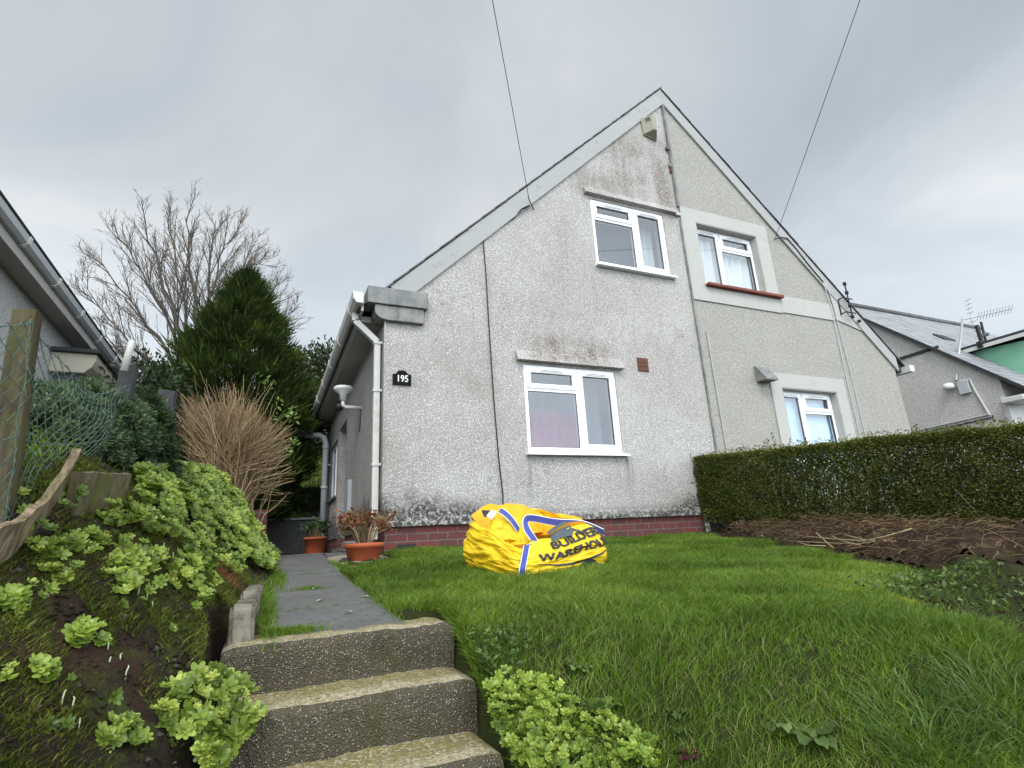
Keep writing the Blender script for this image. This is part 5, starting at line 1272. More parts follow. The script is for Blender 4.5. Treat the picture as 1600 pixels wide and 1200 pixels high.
Ps = ground_hits(sx_[ks], sy_[ks]); Ps = Ps[Ps[:, 0] < -.14]; Pg = np.concatenate([Pg, Ps[:330]])
Nb = bank_normal(Pg); Nb /= np.linalg.norm(Nb, axis=1, keepdims=True); x, y = Pg[:, 0], Pg[:, 1]; n_ = len(Pg)
C = Pg + Nb * (.03 + .035 * n2(x, y, 9, 2.) + .05 * rng.random(n_))[:, None]; Nn = Nb * .7 + np.array([.1, -.5, .5]) + rng.normal(0, .35, (n_, 3))
V, F, r = merge(rosettes(C, Nn, np.linalg.norm(Pg, axis=1) / F_PX * 7.5 * rng.uniform(.6, 1.3, n_), np.clip(rng.normal(.45, .2, n_) + .2 * n2(x, y, 6, 9), 0, 1), 8, 2, .6))
tag(mesh_obj('ground_cover', V, F, M['cover'], rnd=r, smooth=True), kind='stuff')
# rusty dead grass by the edging
nn = 900; p = ground_hit(345, 900); x = rng.normal(p[0], .05, nn); y = rng.normal(p[1] + .08, .13, nn); H_ = .09 * rng.uniform(.4, 1.1, nn); la = rng.random(nn) * 6.28
V, F, r = blades(np.stack([x, y, gz(x, y)], 1), H_, np.stack([np.cos(la), np.sin(la)], 1) * (H_ * .8)[:, None], .0022, rng.random(nn), segs=4, curl=.9)
tag(mesh_obj('grass_tuft', V, F, M['rust'], loc=tuple(p), rnd=r), 'rusty brown dead grass tuft above the upright edging stone', 'grass clump')
# pale shoots
for (a, b, k, lab) in ((265, 870, 3, 'pale snowdrop shoots pushing up below the ground cover'), (232, 945, 3, 'pale snowdrop shoots below the compact round clump'), (182, 1032, 5, 'row of five pale snowdrop shoots on the dark soil'), (120, 1128, 3, 'lowest pale snowdrop shoots above the straggly clump'), (52, 960, 1, 'single white snowdrop bud near the left edge of the bank')):
    p = ground_hit(a, b); ms = MB()
    for i in range(k):
        q = p + np.array([(i - k / 2) * .018 + rng.normal(0, .004), rng.normal(0, .012), 0]); q[2] = gz(q[0], q[1]); h_ = rng.uniform(.018, .034)
        ms.tube([q - [0, 0, .01], q + [.001, 0, h_ * .5], q + [rng.normal(.002, .0015), 0, h_ * .85], q + [rng.normal(.003, .002), 0, h_]], [.0016, .0022, .002, .0006], 6)
    tag(ms.build('snowdrop', M['shoot'], loc=tuple(p), smooth=True), lab, 'plant', 'snowdrop shoots on the left bank')

# broad leaved weeds
def broadleaf(pxl, pyl, n_, L, W, mat, label, cat='plant', group=None, up=.55):
    p = ground_hit(pxl, pyl); parts = []
    for i in range(n_):
        a = 6.283 * i / n_ + rng.normal(0, .25); el = up * rng.uniform(.5, 1.5); L_ = L * rng.uniform(.6, 1.15); W_ = W * rng.uniform(.75, 1.2); d = np.array([math.cos(a), math.sin(a), 0]); s_ = np.array([-d[1], d[0], 0])
        V = []; m = 8
        for j in range(m + 1):
            t = j / m; c = p + d * L_ * (t - .15 * t * t) * math.cos(el) + np.array([0, 0, 1]) * L_ * (t * math.sin(el) + .10 - .35 * t * t) * .9 + np.array([0, 0, .006])
            w_ = W_ * (.12 + .88 * math.sin(math.pi * min(1, max(0, (t - .12) / .9))) ** .8 if t > .14 else .10) * .5; r_ = .006 * math.sin(t * 14 + i)
            V += [c - s_ * w_ + [0, 0, .25 * w_ + r_], c, c + s_ * w_ + [0, 0, .25 * w_ - r_]]
        F = [(3 * j + k, 3 * j + k + 1, 3 * j + k + 4, 3 * j + k + 3) for j in range(m) for k in (0, 1)]
        parts.append((np.array(V), np.array(F), np.full(len(V), np.clip(rng.normal(.5, .25), 0, 1))))
    V, F, r = merge(parts)
    return tag(mesh_obj('weed', V, F, mat, loc=tuple(p), rnd=r, smooth=True), label, cat, group)
broadleaf(932, 1128, 9, .16, .055, M['dock'], 'yellow-green dock plant with broad spoon leaves between the stonecrop mats', group='broad leaved weeds on the bank', up=.9)
broadleaf(1275, 1168, 9, .15, .06, M['weed'], 'blue-green broad leaved dock low in the lawn at the bottom right', group='broad leaved weeds on the bank', up=.45)
broadleaf(1215, 1140, 4, .10, .045, M['weed'], 'small dock seedling left of the blue-green dock', group='broad leaved weeds on the bank', up=.3)
broadleaf(1058, 1122, 14, .055, .02, M['weed'], 'upper small grey-green rosette weed on the bank', group='broad leaved weeds on the bank', up=.5)
broadleaf(1062, 1152, 12, .05, .02, M['weed'], 'lower small grey-green rosette weed on the bank', group='broad leaved weeds on the bank', up=.5)
broadleaf(1078, 1188, 9, .06, .03, M['purple'], 'dark purple leaved weed on bare soil at the bottom edge', group='broad leaved weeds on the bank', up=.5)
broadleaf(908, 1050, 8, .09, .04, M['weed'], 'low green broad leaved weed on the bank above the dock', group='broad leaved weeds on the bank', up=.35)
for (a, b, lab) in ((768, 1022, 'leafy grey-green weed patch just right of the top step'), (800, 1012, 'taller grey-green weed patch on the bank above the stonecrop mat'), (745, 1045, 'small weed patch in the corner beside the second step')):
    p = ground_hit(a, b); nn = 150; x = rng.normal(p[0], .055, nn); y = rng.normal(p[1], .07, nn); x = np.maximum(x, .86); C = np.stack([x, y, gz(x, y) + rng.uniform(0, .05, nn)], 1)
    V, F, r = leaves(C, np.stack([rng.normal(0, 1, nn), rng.normal(-.3, 1, nn), np.abs(rng.normal(.6, .4, nn))], 1), rng.uniform(.018, .04, nn), rng.uniform(.012, .02, nn))
    tag(mesh_obj('weeds', V, F, M['weed'], loc=tuple(p), rnd=r), lab, 'weeds', kind='stuff')
for (a, b, lab) in ((1480, 905, 'low leafy weed in the dirt below the soil heap'), (1430, 915, 'low leafy weed patch at the dirt edge of the lawn'), (1545, 930, 'low weeds in the dirt at the right edge'), (1585, 960, 'low weeds beside the long grass'), (1375, 925, 'low weeds behind the yellow moss'), (1270, 838, 'small leafy weed at the near foot of the hedge by the house'), (1215, 835, 'small leafy weed at the foot of the hedge')):
    p = ground_hit(a, b); nn = 90; x = rng.normal(p[0], .18, nn); y = rng.normal(p[1], .14, nn); C = np.stack([x, y, gz(x, y) + rng.uniform(0, .06, nn)], 1)
    V, F, r = leaves(C, np.stack([rng.normal(0, 1, nn), rng.normal(-.3, 1, nn), np.abs(rng.normal(.6, .4, nn))], 1), rng.uniform(.018, .042, nn), rng.uniform(.012, .022, nn))
    tag(mesh_obj('weeds', V, F, M['weed'], loc=tuple(p), rnd=r), lab, 'weeds', kind='stuff')
# yellow moss patch at the lawn's edge
nn = 9000; t = rng.random(nn); P0, P1 = ground_hit(1292, 922), ground_hit(1402, 944); x = P0[0] + (P1[0] - P0[0]) * t + rng.normal(0, .02, nn); y = P0[1] + (P1[1] - P0[1]) * t + rng.normal(0, .05, nn)
H_ = .02 * rng.uniform(.5, 1.6, nn); la = rng.random(nn) * 6.28
V, F, r = blades(np.stack([x, y, gz(x, y) + .015 * (1 - ((t - .5) * 2) ** 2)], 1), H_, np.stack([np.cos(la), np.sin(la)], 1) * H_[:, None], .006, rng.random(nn), segs=2)
tag(mesh_obj('moss', V, F, M['mossy'], rnd=r), kind='stuff')

# ------------------------------------------------------------------ soil heap and dead stems along the hedge
hz = lambda x, y: (x > xb(y) + .12) & (x < 5.6)
pebbles('soil_clods', 9000, hz, (2.6, 5.6, 1.3, 5.9), .003, .014, M['heap'])
# heap with its own body: a long low mound of clods
hp = MB(); P = []; Fh = []
n1_, n2_ = 150, 50
for i in range(n1_ + 1):
    yy = 1.7 + 3.7 * i / n1_
    for j in range(n2_ + 1):
        t = j / n2_; xx = xb(np.array(min(max(yy, 2.35), 5.9))) + .25 + t * (5.75 - (xb(np.array(min(max(yy, 2.35), 5.9))) + .25)); prof_ = math.sin(math.pi * min(1, t * .9 + .02)) ** .7
        hh_ = (.085 * sst(5.4, 3.6, yy) * sst(1.5, 2.2, yy) + .06) * prof_
        q = Vector((xx * 4, yy * 4, 0)); zz = float(gz(xx, yy)) + hh_ * (1 + .45 * mnoise.noise(q)) + .05 * mnoise.noise(q * 3.5) + .03 * mnoise.noise(q * 9) - .015
        P.append((float(xx), yy, zz))
w_ = n2_ + 1
Fh = [(i * w_ + j, i * w_ + j + 1, (i + 1) * w_ + j + 1, (i + 1) * w_ + j) for i in range(n1_) for j in range(n2_)]
tag(mesh_obj('soil_heap', np.array(P), Fh, M['heap'], smooth=True), kind='stuff')
heapP = np.array(P)
tb_ = Tubes()
for i in range(1900):
    q = heapP[rng.integers(len(heapP))] + np.array([rng.normal(0, .05), rng.normal(0, .05), .015 + .03 * rng.random()]); L_ = rng.uniform(.04, .22); a = rng.random() * 6.28; d = np.array([math.cos(a), math.sin(a), rng.normal(.05, .25)])
    tb_.add([q, q + d * L_ * .5 + [0, 0, rng.uniform(0, .02)], q + d * L_], rng.uniform(.0012, .0035), 3, rng.beta(1.0, 2.8))
V = np.concatenate(tb_.V); tag(tb_.build('debris', M['straw']), kind='stuff')
STM = [[(1232, 845), (1290, 848), (1340, 850), (1395, 842)], [(1260, 838), (1300, 842), (1350, 845), (1385, 838), (1425, 826)], [(1275, 832), (1290, 846), (1302, 856)], [(1300, 838), (1318, 846), (1345, 852)], [(1318, 835), (1352, 844), (1400, 846)], [(1408, 852), (1430, 868), (1452, 882), (1462, 893)], [(1432, 868), (1440, 880), (1447, 890)], [(1466, 880), (1485, 888), (1492, 900)], [(1540, 880), (1570, 878), (1596, 876)], [(1560, 845), (1585, 855), (1600, 868)], [(1245, 846), (1262, 852), (1290, 853)], [(1500, 868), (1520, 880), (1528, 892)]]
for i, st in enumerate(STM):
    pts = []
    for (a, b) in st:
        d = px(a, b); Yh = max(2.2, 4.95 / max(d[0], .2) * .93); pts.append(d * Yh)
    V, F = tube(pts, rng.uniform(.004, .0065), 5)
    tag(mesh_obj('dead_stem', np.array(V), F, M['straw'], None, tuple(pts[0]), True, rng.uniform(.75, 1, len(V))), 'pale dry stem lying on the dirt under the hedge', 'stem', 'dry stems under the hedge')

# ------------------------------------------------------------------ hedge
HX, HT = 5.42, .62
hedge = thing('hedge', 'long clipped dark green hedge running down from the house front on the right', 'hedge', (HX + .3, 3.8, -.2))
def hz0(y): return -.02 - .087 * (6 - y)
nl_ = 170000
y = rng.uniform(1.35, 5.98, nl_); which = rng.random(nl_)
dep = np.abs(rng.normal(0, .055, nl_)); xf = HX + dep
zt = hz0(y) + 1.04 + .022 * n2(y, y * 0, 3, 1.) + .012 * n2(y, xf, 11, 2.) + .06 * (rng.random(nl_) < .03)
zr = rng.random(nl_); z = hz0(y) + .16 + (zt - hz0(y) - .16) * zr
topm = which < .16; xf = np.where(topm, HX + HT * rng.random(nl_), xf); z = np.where(topm, zt - np.abs(rng.normal(0, .03, nl_)), z)
backm = (which > .16) & (which < .30); xf = np.where(backm, HX + HT - dep, xf)
inner = (which > .30) & (which < .42); xf = np.where(inner, HX + HT * rng.random(nl_), xf)
endm = (which > .42) & (which < .47); xf = np.where(endm, HX + HT * rng.random(nl_), xf); y = np.where(endm, 5.98 - dep, y)
xf = xf + .03 * n2(y, z, 5, 2.) + .02 * n2(y, z, 13, 4.) - .05 * (1 - zr) * ~topm * 0
# thin places where the pale wall shows through, bare legs at the foot
gap = np.zeros(nl_)
for (gy, gzz, ry, rz, k) in ((4.55, .52, .30, .26, .40), (3.95, .55, .20, .24, .32), (4.9, .45, .12, .16, .26), (3.5, .35, .12, .16, .22)):
    gap = np.maximum(gap, k * np.clip(1.25 - np.hypot((y - gy) / ry, (z - hz0(y) - gzz) / rz), 0, 1) * 1.3)
foot = sst(.34, .16, z - hz0(y)) * (.55 + .4 * (n2(y, y * 0, 6, 3.) > 0))
ok = rng.random(nl_) > np.maximum(np.minimum(gap, .93), foot)
y, z, xf, topm = y[ok], z[ok], xf[ok], topm[ok]; n_ = len(y)
D = np.stack([rng.normal(-.45, .6, n_), rng.normal(0, .7, n_), rng.normal(.25, .6, n_) + .5 * topm], 1)
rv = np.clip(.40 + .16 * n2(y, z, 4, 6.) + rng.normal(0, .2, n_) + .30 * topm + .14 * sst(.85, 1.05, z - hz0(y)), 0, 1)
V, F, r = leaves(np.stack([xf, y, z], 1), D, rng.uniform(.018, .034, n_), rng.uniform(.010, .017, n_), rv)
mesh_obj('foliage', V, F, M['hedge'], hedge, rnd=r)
tb_ = Tubes()
for i in range(150):
    yy = rng.uniform(1.4, 5.95); q = np.array([HX + .3 + rng.normal(0, .08), yy, hz0(yy) - .05])
    for k in range(4):
        e_ = q + np.array([rng.normal(0, .09), rng.normal(0, .22), rng.uniform(.5, .98)]); m_ = (q + e_) / 2 + rng.normal(0, .03, 3); tb_.add([q, m_, e_], [.009, .006, .003], 4, .3)
tb_.build('stems', M['twig'], hedge)
# stray unclipped shoots above the top and on the end of the hedge
tb_ = Tubes(); Cs = []; Ds = []
SH = [(4.9, .9), (5.0, .8), (5.15, 1.), (5.2, .7), (4.75, .8), (4.65, 1.1), (4.3, .7), (4.2, .8), (4.05, .6), (3.3, .7), (2.9, .5), (2.55, .6), (2.4, .5)]
for (yy, k) in SH:
    for s_ in range(3):
        q = np.array([HX + rng.uniform(.1, .5), yy + rng.normal(0, .05), hz0(yy) + 1.0]); e_ = q + np.array([rng.normal(0, .06), rng.normal(0, .09), rng.uniform(.08, .22) * k]); tb_.add([q, e_], [.003, .0015], 3, .2)
        for t in np.linspace(.25, 1, 7): Cs.append(q + (e_ - q) * t); Ds.append([rng.normal(0, 1), rng.normal(0, 1), rng.normal(.5, .4)])
for (a, b, c, d) in ((5.40, 5.9, .75, (-.10, -.02, .22)), (5.40, 5.9, .62, (-.2, -.03, .06)), (5.42, 5.9, .45, (-.28, -.02, .10)), (5.4, 5.9, .85, (-.14, -.02, .20))):
    q = np.array([a, b - .03, hz0(b) + c]); e_ = q + np.array(d); tb_.add([q, (q + e_) / 2 + [0, 0, -.02], e_], .003, 3, .2)
    for t in np.linspace(.3, 1, 6): Cs.append(q + (e_ - q) * t); Ds.append([rng.normal(0, 1), rng.normal(0, 1), rng.normal(.5, .4)])
sh = tb_.build('shoots', M['stalk'], hedge)
V, F, r = leaves(np.array(Cs), np.array(Ds), .035, .018, rng.uniform(0, .5, len(Cs))); mesh_obj('shoot_leaves', V, F, M['hedge'], sh, rnd=r)

# ------------------------------------------------------------------ fence, posts, boards
fence = thing('chain_link_fence', 'green chain link fence sagging between old posts on the left bank', 'fence', (-.75, 3.0, .3))
def post(base, top, wx, wy, mat, name='post', amp=.006, sub=18):
    base, top = np.array(base), np.array(top); V = []; F = []
    pr = [(-1, -1), (0, -1.0), (1, -1), (1, 0), (1, 1), (0, 1), (-1, 1), (-1, 0)]
    for i in range(sub + 1):
        c = base + (top - base) * i / sub
        for (a, b) in pr:
            k = .93 if a and b else 1
            q = Vector((c[0] * 20 + a * 2, c[1] * 20 + b * 2, c[2] * 9)); V.append((c[0] + a * wx * .5 * k + amp * mnoise.noise(q), c[1] + b * wy * .5 * k + amp * mnoise.noise(q + Vector((4, 4, 4))), c[2] + (.02 * mnoise.noise(q * .5) if i == sub else 0)))
    F = [(i * 8 + j, i * 8 + (j + 1) % 8, (i + 1) * 8 + (j + 1) % 8, (i + 1) * 8 + j) for i in range(sub) for j in range(8)]
    F.append(tuple(range(8))[::-1]); F.append(tuple(range(sub * 8, sub * 8 + 8)))
    return mesh_obj(name, np.array(V), F, mat, fence)
T1p = at(43, 488, 2.1); B1p = at(2, 800, 2.1); B1p[2] = gz(B1p[0], B1p[1]) - .1
post(B1p, T1p, .066, .062, M['post'])
T2p = at(203, 574, 3.25); B2p = np.array([T2p[0] - .02, 3.25, float(gz(T2p[0], 3.25)) - .1]); post(B2p, T2p, .075, .075, M['darkpost'])
T3p = at(262, 612, 4.3); B3p = np.array([T3p[0], 4.3, float(gz(T3p[0], 4.3)) - .1]); post(B3p, T3p, .11, .10, M['darkpost'], amp=.012)
def fence_pt(t, h, tops, bots, sag):
    i = min(int(t), len(tops) - 2); f = t - i
    a = tops[i] + (tops[i + 1] - tops[i]) * f; b = bots[i] + (bots[i + 1] - bots[i]) * f
    s_ = sag[i] * math.sin(math.pi * f); p = b + (a - b) * h
    p[2] -= s_ * h; p[0] += .035 * math.sin(h * 5 + t * 3) * math.sin(math.pi * f) + .012 * mnoise.noise(Vector((t * 5, h * 5, 1)))
    return p
T0 = np.array([T1p[0] - .10, 1.3, T1p[2] - .25]); B0 = np.array([B1p[0] - .1, 1.3, float(gz(B1p[0] - .1, 1.3)) + .03])
tops = [T0, T1p + [.03, -.05, -.04], T2p + [.02, -.05, -.10], T3p + [.02, -.05, -.05]]
bots = [B0, np.array([B1p[0] + .03, 2.05, float(gz(B1p[0], 2.05)) + .0]), np.array([B2p[0] + .02, 3.2, float(gz(B2p[0], 3.2)) + .02]), np.array([B3p[0], 4.25, float(gz(B3p[0], 4.25)) + .02])]
sag = [.05, .13, .06]
wm = Tubes(); CELL = .035
for seg in range(3):
    L_ = np.linalg.norm(tops[seg + 1] - tops[seg]); Hh = np.linalg.norm(tops[seg] - bots[seg]); ncol = int(L_ / CELL) ; nrow = int(Hh / CELL / 2)
    for c in range(-1, ncol):       # each wire zigzags down and links with its neighbours
        pts = []
        for rws in range(2 * nrow + 1):
            col = c + (1.03 if (rws + c) % 2 else -.03); t = seg + np.clip(col / ncol, 0, 1) * .9999; k = 1 - rws / (2 * nrow)
            pts.append(fence_pt(t, k, tops, bots, sag))
        if c % 1 == 0: wm.add(pts, .0017, 3)
for hgt_ in (.98, .42, .05):
    for seg in range(3): wm.add([fence_pt(seg + t * .9999, hgt_, tops, bots, sag) for t in np.linspace(0, 1, 14)], .0018, 4)
wm.build('wire_mesh', M['wire'], fence)
a, b = at(193, 580, 3.15), at(207, 532, 3.15); V, F = tube([a, a + (b - a) * .97, b], [.017, .016, .011], 10)
tag(mesh_obj('pipe', np.array(V), F, M['pipe'], None, tuple(a), True), 'short white plastic pipe leaning on top of the dark fence post', 'pipe')
def rough_board(name, pts, wid, th, mat, label, seed=0, side=None):
    n_ = 30; P = np.array(pts, float); T = np.linspace(0, len(P) - 1, n_); C = [P[min(int(t), len(P) - 2)] + (P[min(int(t), len(P) - 2) + 1] - P[min(int(t), len(P) - 2)]) * (t - min(int(t), len(P) - 2)) for t in T]
    V = []; F = []
    for i, c in enumerate(C):
        d = C[min(i + 1, n_ - 1)] - C[max(i - 1, 0)]; d /= np.linalg.norm(d); s_ = np.array(side, float); s_ -= d * (s_ @ d); s_ /= np.linalg.norm(s_); nrm = np.cross(d, s_)
        ws = wid[0] + (wid[1] - wid[0]) * i / (n_ - 1); jag = .012 * mnoise.noise(Vector((i * 1.7, seed, 0)))
        for (a_, b_) in ((-.5, -.5), (-.5, .5), (0, .5), (.5, .5), (.5, -.5), (0, -.5)): V.append(c + s_ * (a_ * ws + (jag if a_ > 0 else -jag * .5)) + nrm * b_ * th)
    F = [(i * 6 + j, i * 6 + (j + 1) % 6, (i + 1) * 6 + (j + 1) % 6, (i + 1) * 6 + j) for i in range(n_ - 1) for j in range(6)] + [tuple(range(6))[::-1], tuple(range((n_ - 1) * 6, n_ * 6))]
    return tag(mesh_obj(name, np.array(V), F, mat, None, tuple(C[0])), label, 'board')
def on_bank(a, b, dy, lift=0.):
    Yg = ground_hit(a, dy)[1]; return at(a, b, Yg - .03) + np.array([0, 0, lift])
rough_board('plank', [on_bank(-40, 868, 905), on_bank(18, 842, 885), on_bank(66, 797, 850), at(100, 745, ground_hit(66, 850)[1] + .02), at(121, 702, ground_hit(66, 850)[1] + .06)], (.13, .015), .022, M['plank'], 'broken splintered plank curving up out of the left bank', 1, (.25, -.3, 1))
rough_board('plank', [on_bank(112, 772, 800), on_bank(150, 770, 800), on_bank(194, 768, 798)], (.145, .13), .03, M['board'], 'short wide mossy board on edge under the chain link', 5, (.05, -.3, 1))

# ------------------------------------------------------------------ shrubs behind the fence, trees
def crown_leaves(ells, n_, L, W, seed=0, shell=.35, up=.3, droop=0., noise_s=3., na=.22, cutz=None):
    """leaf-sized faces through the outer volume of several ellipsoids"""
    vol = np.array([e_[3] * e_[4] * e_[5] for e_ in ells]) ** .67; k = rng.choice(len(ells), n_, p=vol / vol.sum())
    E = np.array(ells)[k]; d = rng.standard_normal((n_, 3)); d /= np.linalg.norm(d, axis=1, keepdims=True)
    rad = 1 - shell * rng.random(n_) ** 1.6; rad *= 1 + na * n2(d[:, 0] * 2 + seed, d[:, 1] * 2 + d[:, 2] * 2, noise_s, seed)
    C = E[:, :3] + d * E[:, 3:6] * rad[:, None]
    D = d + rng.normal(0, .55, (n_, 3)); D[:, 2] += up - droop
    if cutz is not None: q = C[:, 2] > cutz; C, D, d = C[q], D[q], d[q]; n_ = len(C)
    rv = np.clip(.42 + .22 * d[:, 2] * 0 + .25 * n2(C[:, 0] * 3 + seed, C[:, 2] * 3 + C[:, 1], noise_s, seed + 1) + rng.normal(0, .17, n_), 0, 1)
    return leaves(C, D, L * rng.uniform(.6, 1.3, n_), W * rng.uniform(.7, 1.3, n_), rv)
def tree_thing(name, label, cat, loc, ells, n_, L, W, mat, trunk, group=None, cutz=None, **k):
    t_ = thing(name, label, cat, loc, group)
    V, F, r = crown_leaves(ells, n_, L, W, cutz=cutz, **k); mesh_obj('crown', V, F, mat, t_, rnd=r)
    tb_ = Tubes()
    for pts, rr in trunk: tb_.add(pts, rr, 8)
    for e_ in ells:
        for i in range(7):
            d = rng.standard_normal(3); d[2] = abs(d[2]); d /= np.linalg.norm(d); q = np.array(e_[:3]); s_ = np.array(loc); tb_.add([s_ + [0, 0, .1], (s_ + q) / 2 + rng.normal(0, .05, 3), q + d * np.array(e_[3:6]) * .8], [.03, .02, .006], 5)
    tb_.build('trunk', M['bark'], t_); return t_
def tuft_crown(ells, n_t, per, tr, L, W, seed=0):
    """cauliflower-like crown: short leaves radiating from tufts over the surface of ellipsoids"""
    E = np.array(ells)[rng.integers(0, len(ells), n_t)]; d = rng.standard_normal((n_t, 3)); d[:, 2] = np.abs(d[:, 2]) * np.where(rng.random(n_t) < .8, 1, -1); d /= np.linalg.norm(d, axis=1, keepdims=True)
    T = E[:, :3] + d * E[:, 3:6] * (1 + .05 * n2(d[:, 0] * 4 + seed, d[:, 2] * 4 + d[:, 1] * 3, 1.5, seed))[:, None] * np.where(rng.random(n_t) < .25, .8, 1.)[:, None]
    tone = np.repeat(rng.normal(.45, .14, n_t), per); T = np.repeat(T, per, 0); dd = np.repeat(d, per, 0); q = rng.standard_normal(T.shape); q /= np.linalg.norm(q, axis=1, keepdims=True); q = q * .75 + dd * .55
    rr = tr * rng.random((len(T), 1)) ** .4; C = T + q * rr; ht = np.clip((q * dd).sum(1), -1, 1)
    return leaves(C, q + rng.normal(0, .35, T.shape), L * rng.uniform(.6, 1.3, len(T)), W * rng.uniform(.7, 1.3, len(T)), np.clip(tone + .22 * ht + rng.normal(0, .12, len(T)), 0, 1))
def tuft_shrub(label, loc, ells, n_t, mat, seed):
    t_ = thing('shrub', label, 'shrub', loc); V, F, r = tuft_crown(ells, n_t, 42, .034, .026, .009, seed); mesh_obj('crown', V, F, mat, t_, rnd=r)
    tb_ = Tubes(); base = np.array(loc)
    for e_ in ells:
        for i in range(14):
            d = rng.standard_normal(3); d[2] = abs(d[2]); d /= np.linalg.norm(d); q = np.array(e_[:3]) + d * np.array(e_[3:6]) * .9; tb_.add([base, (base + np.array(e_[:3])) / 2, np.array(e_[:3]), q], [.022, .016, .012, .004], 5)
    tb_.build('trunk', M['bark'], t_)
c1 = at(118, 668, 3.3); c1b = at(75, 690, 3.0); g0 = float(gz(c1[0], 3.3))
tuft_shrub('rounded dense grey-green evergreen shrub behind the chain link', (c1[0], 3.3, g0), [(c1[0] + .02, 3.35, c1[2] - .10, .30, .32, .30), (c1b[0] - .02, 3.1, c1b[2] - .06, .27, .30, .30), (c1[0] - .20, 3.4, c1[2] - .12, .28, .28, .32)], 1500, M['shrub'], 1.)
c2 = at(208, 682, 3.75); g0 = float(gz(c2[0], 3.75))
tuft_shrub('darker conical evergreen shrub right of the grey-green one at the fence end', (c2[0], 3.75, g0), [(c2[0] + .0, 3.75, c2[2] - .06, .17, .19, .32), (c2[0] + .03, 3.7, c2[2] - .20, .19, .20, .26)], 650, M['shrub2'], 2.)
c3 = at(232, 592, 7.6); g0 = float(gz(c3[0], 7.6))
tree_thing('bush', 'thin dark leafed bush beyond the fence below the bare tree', 'bush', (c3[0], 7.6, g0), [(c3[0], 7.6, c3[2] - .1, .42, .4, .42), (c3[0] + .25, 7.8, c3[2] - .5, .35, .4, .5)], 1700, .07, .04, M['shrub2'], [([(c3[0], 7.6, g0), (c3[0], 7.6, c3[2])], [.04, .02])], seed=3, shell=.9)
c4 = at(508, 600, 17.0); g0 = float(gz(c4[0], 17.))
tree_thing('broadleaf_tree', 'mid green leafy tree showing between the conifer and the white house', 'tree', (c4[0] + .3, 17., g0), [(c4[0] - .1, 17, c4[2] + .2, .95, 1.2, 1.0), (c4[0] + 1.2, 17.5, c4[2] - .0, 1.2, 1.2, 1.3), (c4[0] - .7, 17, c4[2] - .9, .7, 1, .8), (c4[0] + .5, 17, c4[2] - 1.2, 1.2, 1.2, .9)], 15000, .13, .07, M['bgtree'], [([(c4[0] + .3, 17., g0), (c4[0] + .2, 17., c4[2])], [.14, .05])], seed=4, shell=.7, na=.3)
# dark bushes closing the passage behind the low wall
c5 = at(425, 745, 12.6); g0 = float(gz(c5[0], 12.6))
tree_thing('bush', 'very dark evergreen bush filling the gap behind the dry brown shrub', 'bush', (c5[0], 12.6, g0), [(c5[0] - .1, 12.6, c5[2] + .1, .75, .5, 1.0), (c5[0] - .9, 12.4, c5[2] + .2, .8, .6, 1.1)], 16000, .09, .045, M['shrub2'], [([(c5[0], 12.6, g0), (c5[0], 12.6, c5[2])], [.05, .02])], seed=6, shell=.6)
c6 = at(488, 775, 12.3); g0 = float(gz(c6[0], 12.3))
tree_thing('bush', 'low mossy green bush on the slope behind the low wall', 'bush', (c6[0], 12.3, g0), [(c6[0], 12.3, c6[2] - .08, .5, .3, .22), (c6[0] + .4, 12.4, c6[2] + .0, .4, .3, .25)], 6000, .06, .03, M['bgtree'], [([(c6[0], 12.3, g0 - .05), (c6[0], 12.3, c6[2])], [.03, .01])], seed=7)

# conifer
cy = 12.0; ca = at(385, 432, cy); cx0 = ca[0]; g0 = float(gz(cx0, cy)); conif = thing('conifer', 'dense dark green conical conifer between the bare tree and the house', 'tree', (cx0 + .05, cy, g0))
zt_ = ca[2]
def rad_c(z): return np.interp(z, [.6, 1.5, 2.7, 3.4, 4.4, 5.2, zt_], [.85, 1.2, 1.46, 1.30, .80, .42, .05])
ns = 15000; z = g0 + (zt_ - g0) * (1 - np.sqrt(rng.random(ns))) ** .9; z = np.where(rng.random(ns) < .25, rng.uniform(2.2, zt_, ns), z); a = rng.random(ns) * 6.283
lobes = 1 + .24 * n2(a * 1.5, z * 2.2, 2.2, 3.) + .17 * n2(a * 4, z * 4, 2, 1.)
rr = rad_c(z) * lobes * (1 - .45 * rng.random(ns) ** 2); sw = .12 * np.sin(z * 1.3)
C = np.stack([cx0 + .03 + rr * np.cos(a), cy + rr * np.sin(a), z], 1)
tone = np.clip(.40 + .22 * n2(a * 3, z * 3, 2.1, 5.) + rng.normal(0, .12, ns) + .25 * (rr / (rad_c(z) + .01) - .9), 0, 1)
parts = []
for k in range(7):
    D = np.stack([np.cos(a), np.sin(a), np.full(ns, .95)], 1) + rng.normal(0, .38, (ns, 3)); off = rng.normal(0, .05, (ns, 3))
    parts.append(leaves(C + off, D, rng.uniform(.10, .22, ns) * (1 + .9 * (rng.random(ns) < .12)), rng.uniform(.012, .026, ns), np.clip(tone + rng.normal(0, .1, ns), 0, 1)))
V, F, r = merge(parts); mesh_obj('crown', V, F, M['conifer'], conif, rnd=r)
tb_ = Tubes(); tb_.add([(cx0 + .03, cy, g0 - .1), (cx0 + .03, cy, 3), (cx0, cy, zt_ - .1)], [.14, .09, .015], 8)
for i in range(60):
    zz = rng.uniform(1, zt_ - .5); a_ = rng.random() * 6.28; q = np.array([cx0 + .03, cy, zz]); tb_.add([q, q + np.array([math.cos(a_), math.sin(a_), .6]) * float(rad_c(zz)) * .8], [.025, .008], 4)
tb_.build('trunk', M['bark'], conif)

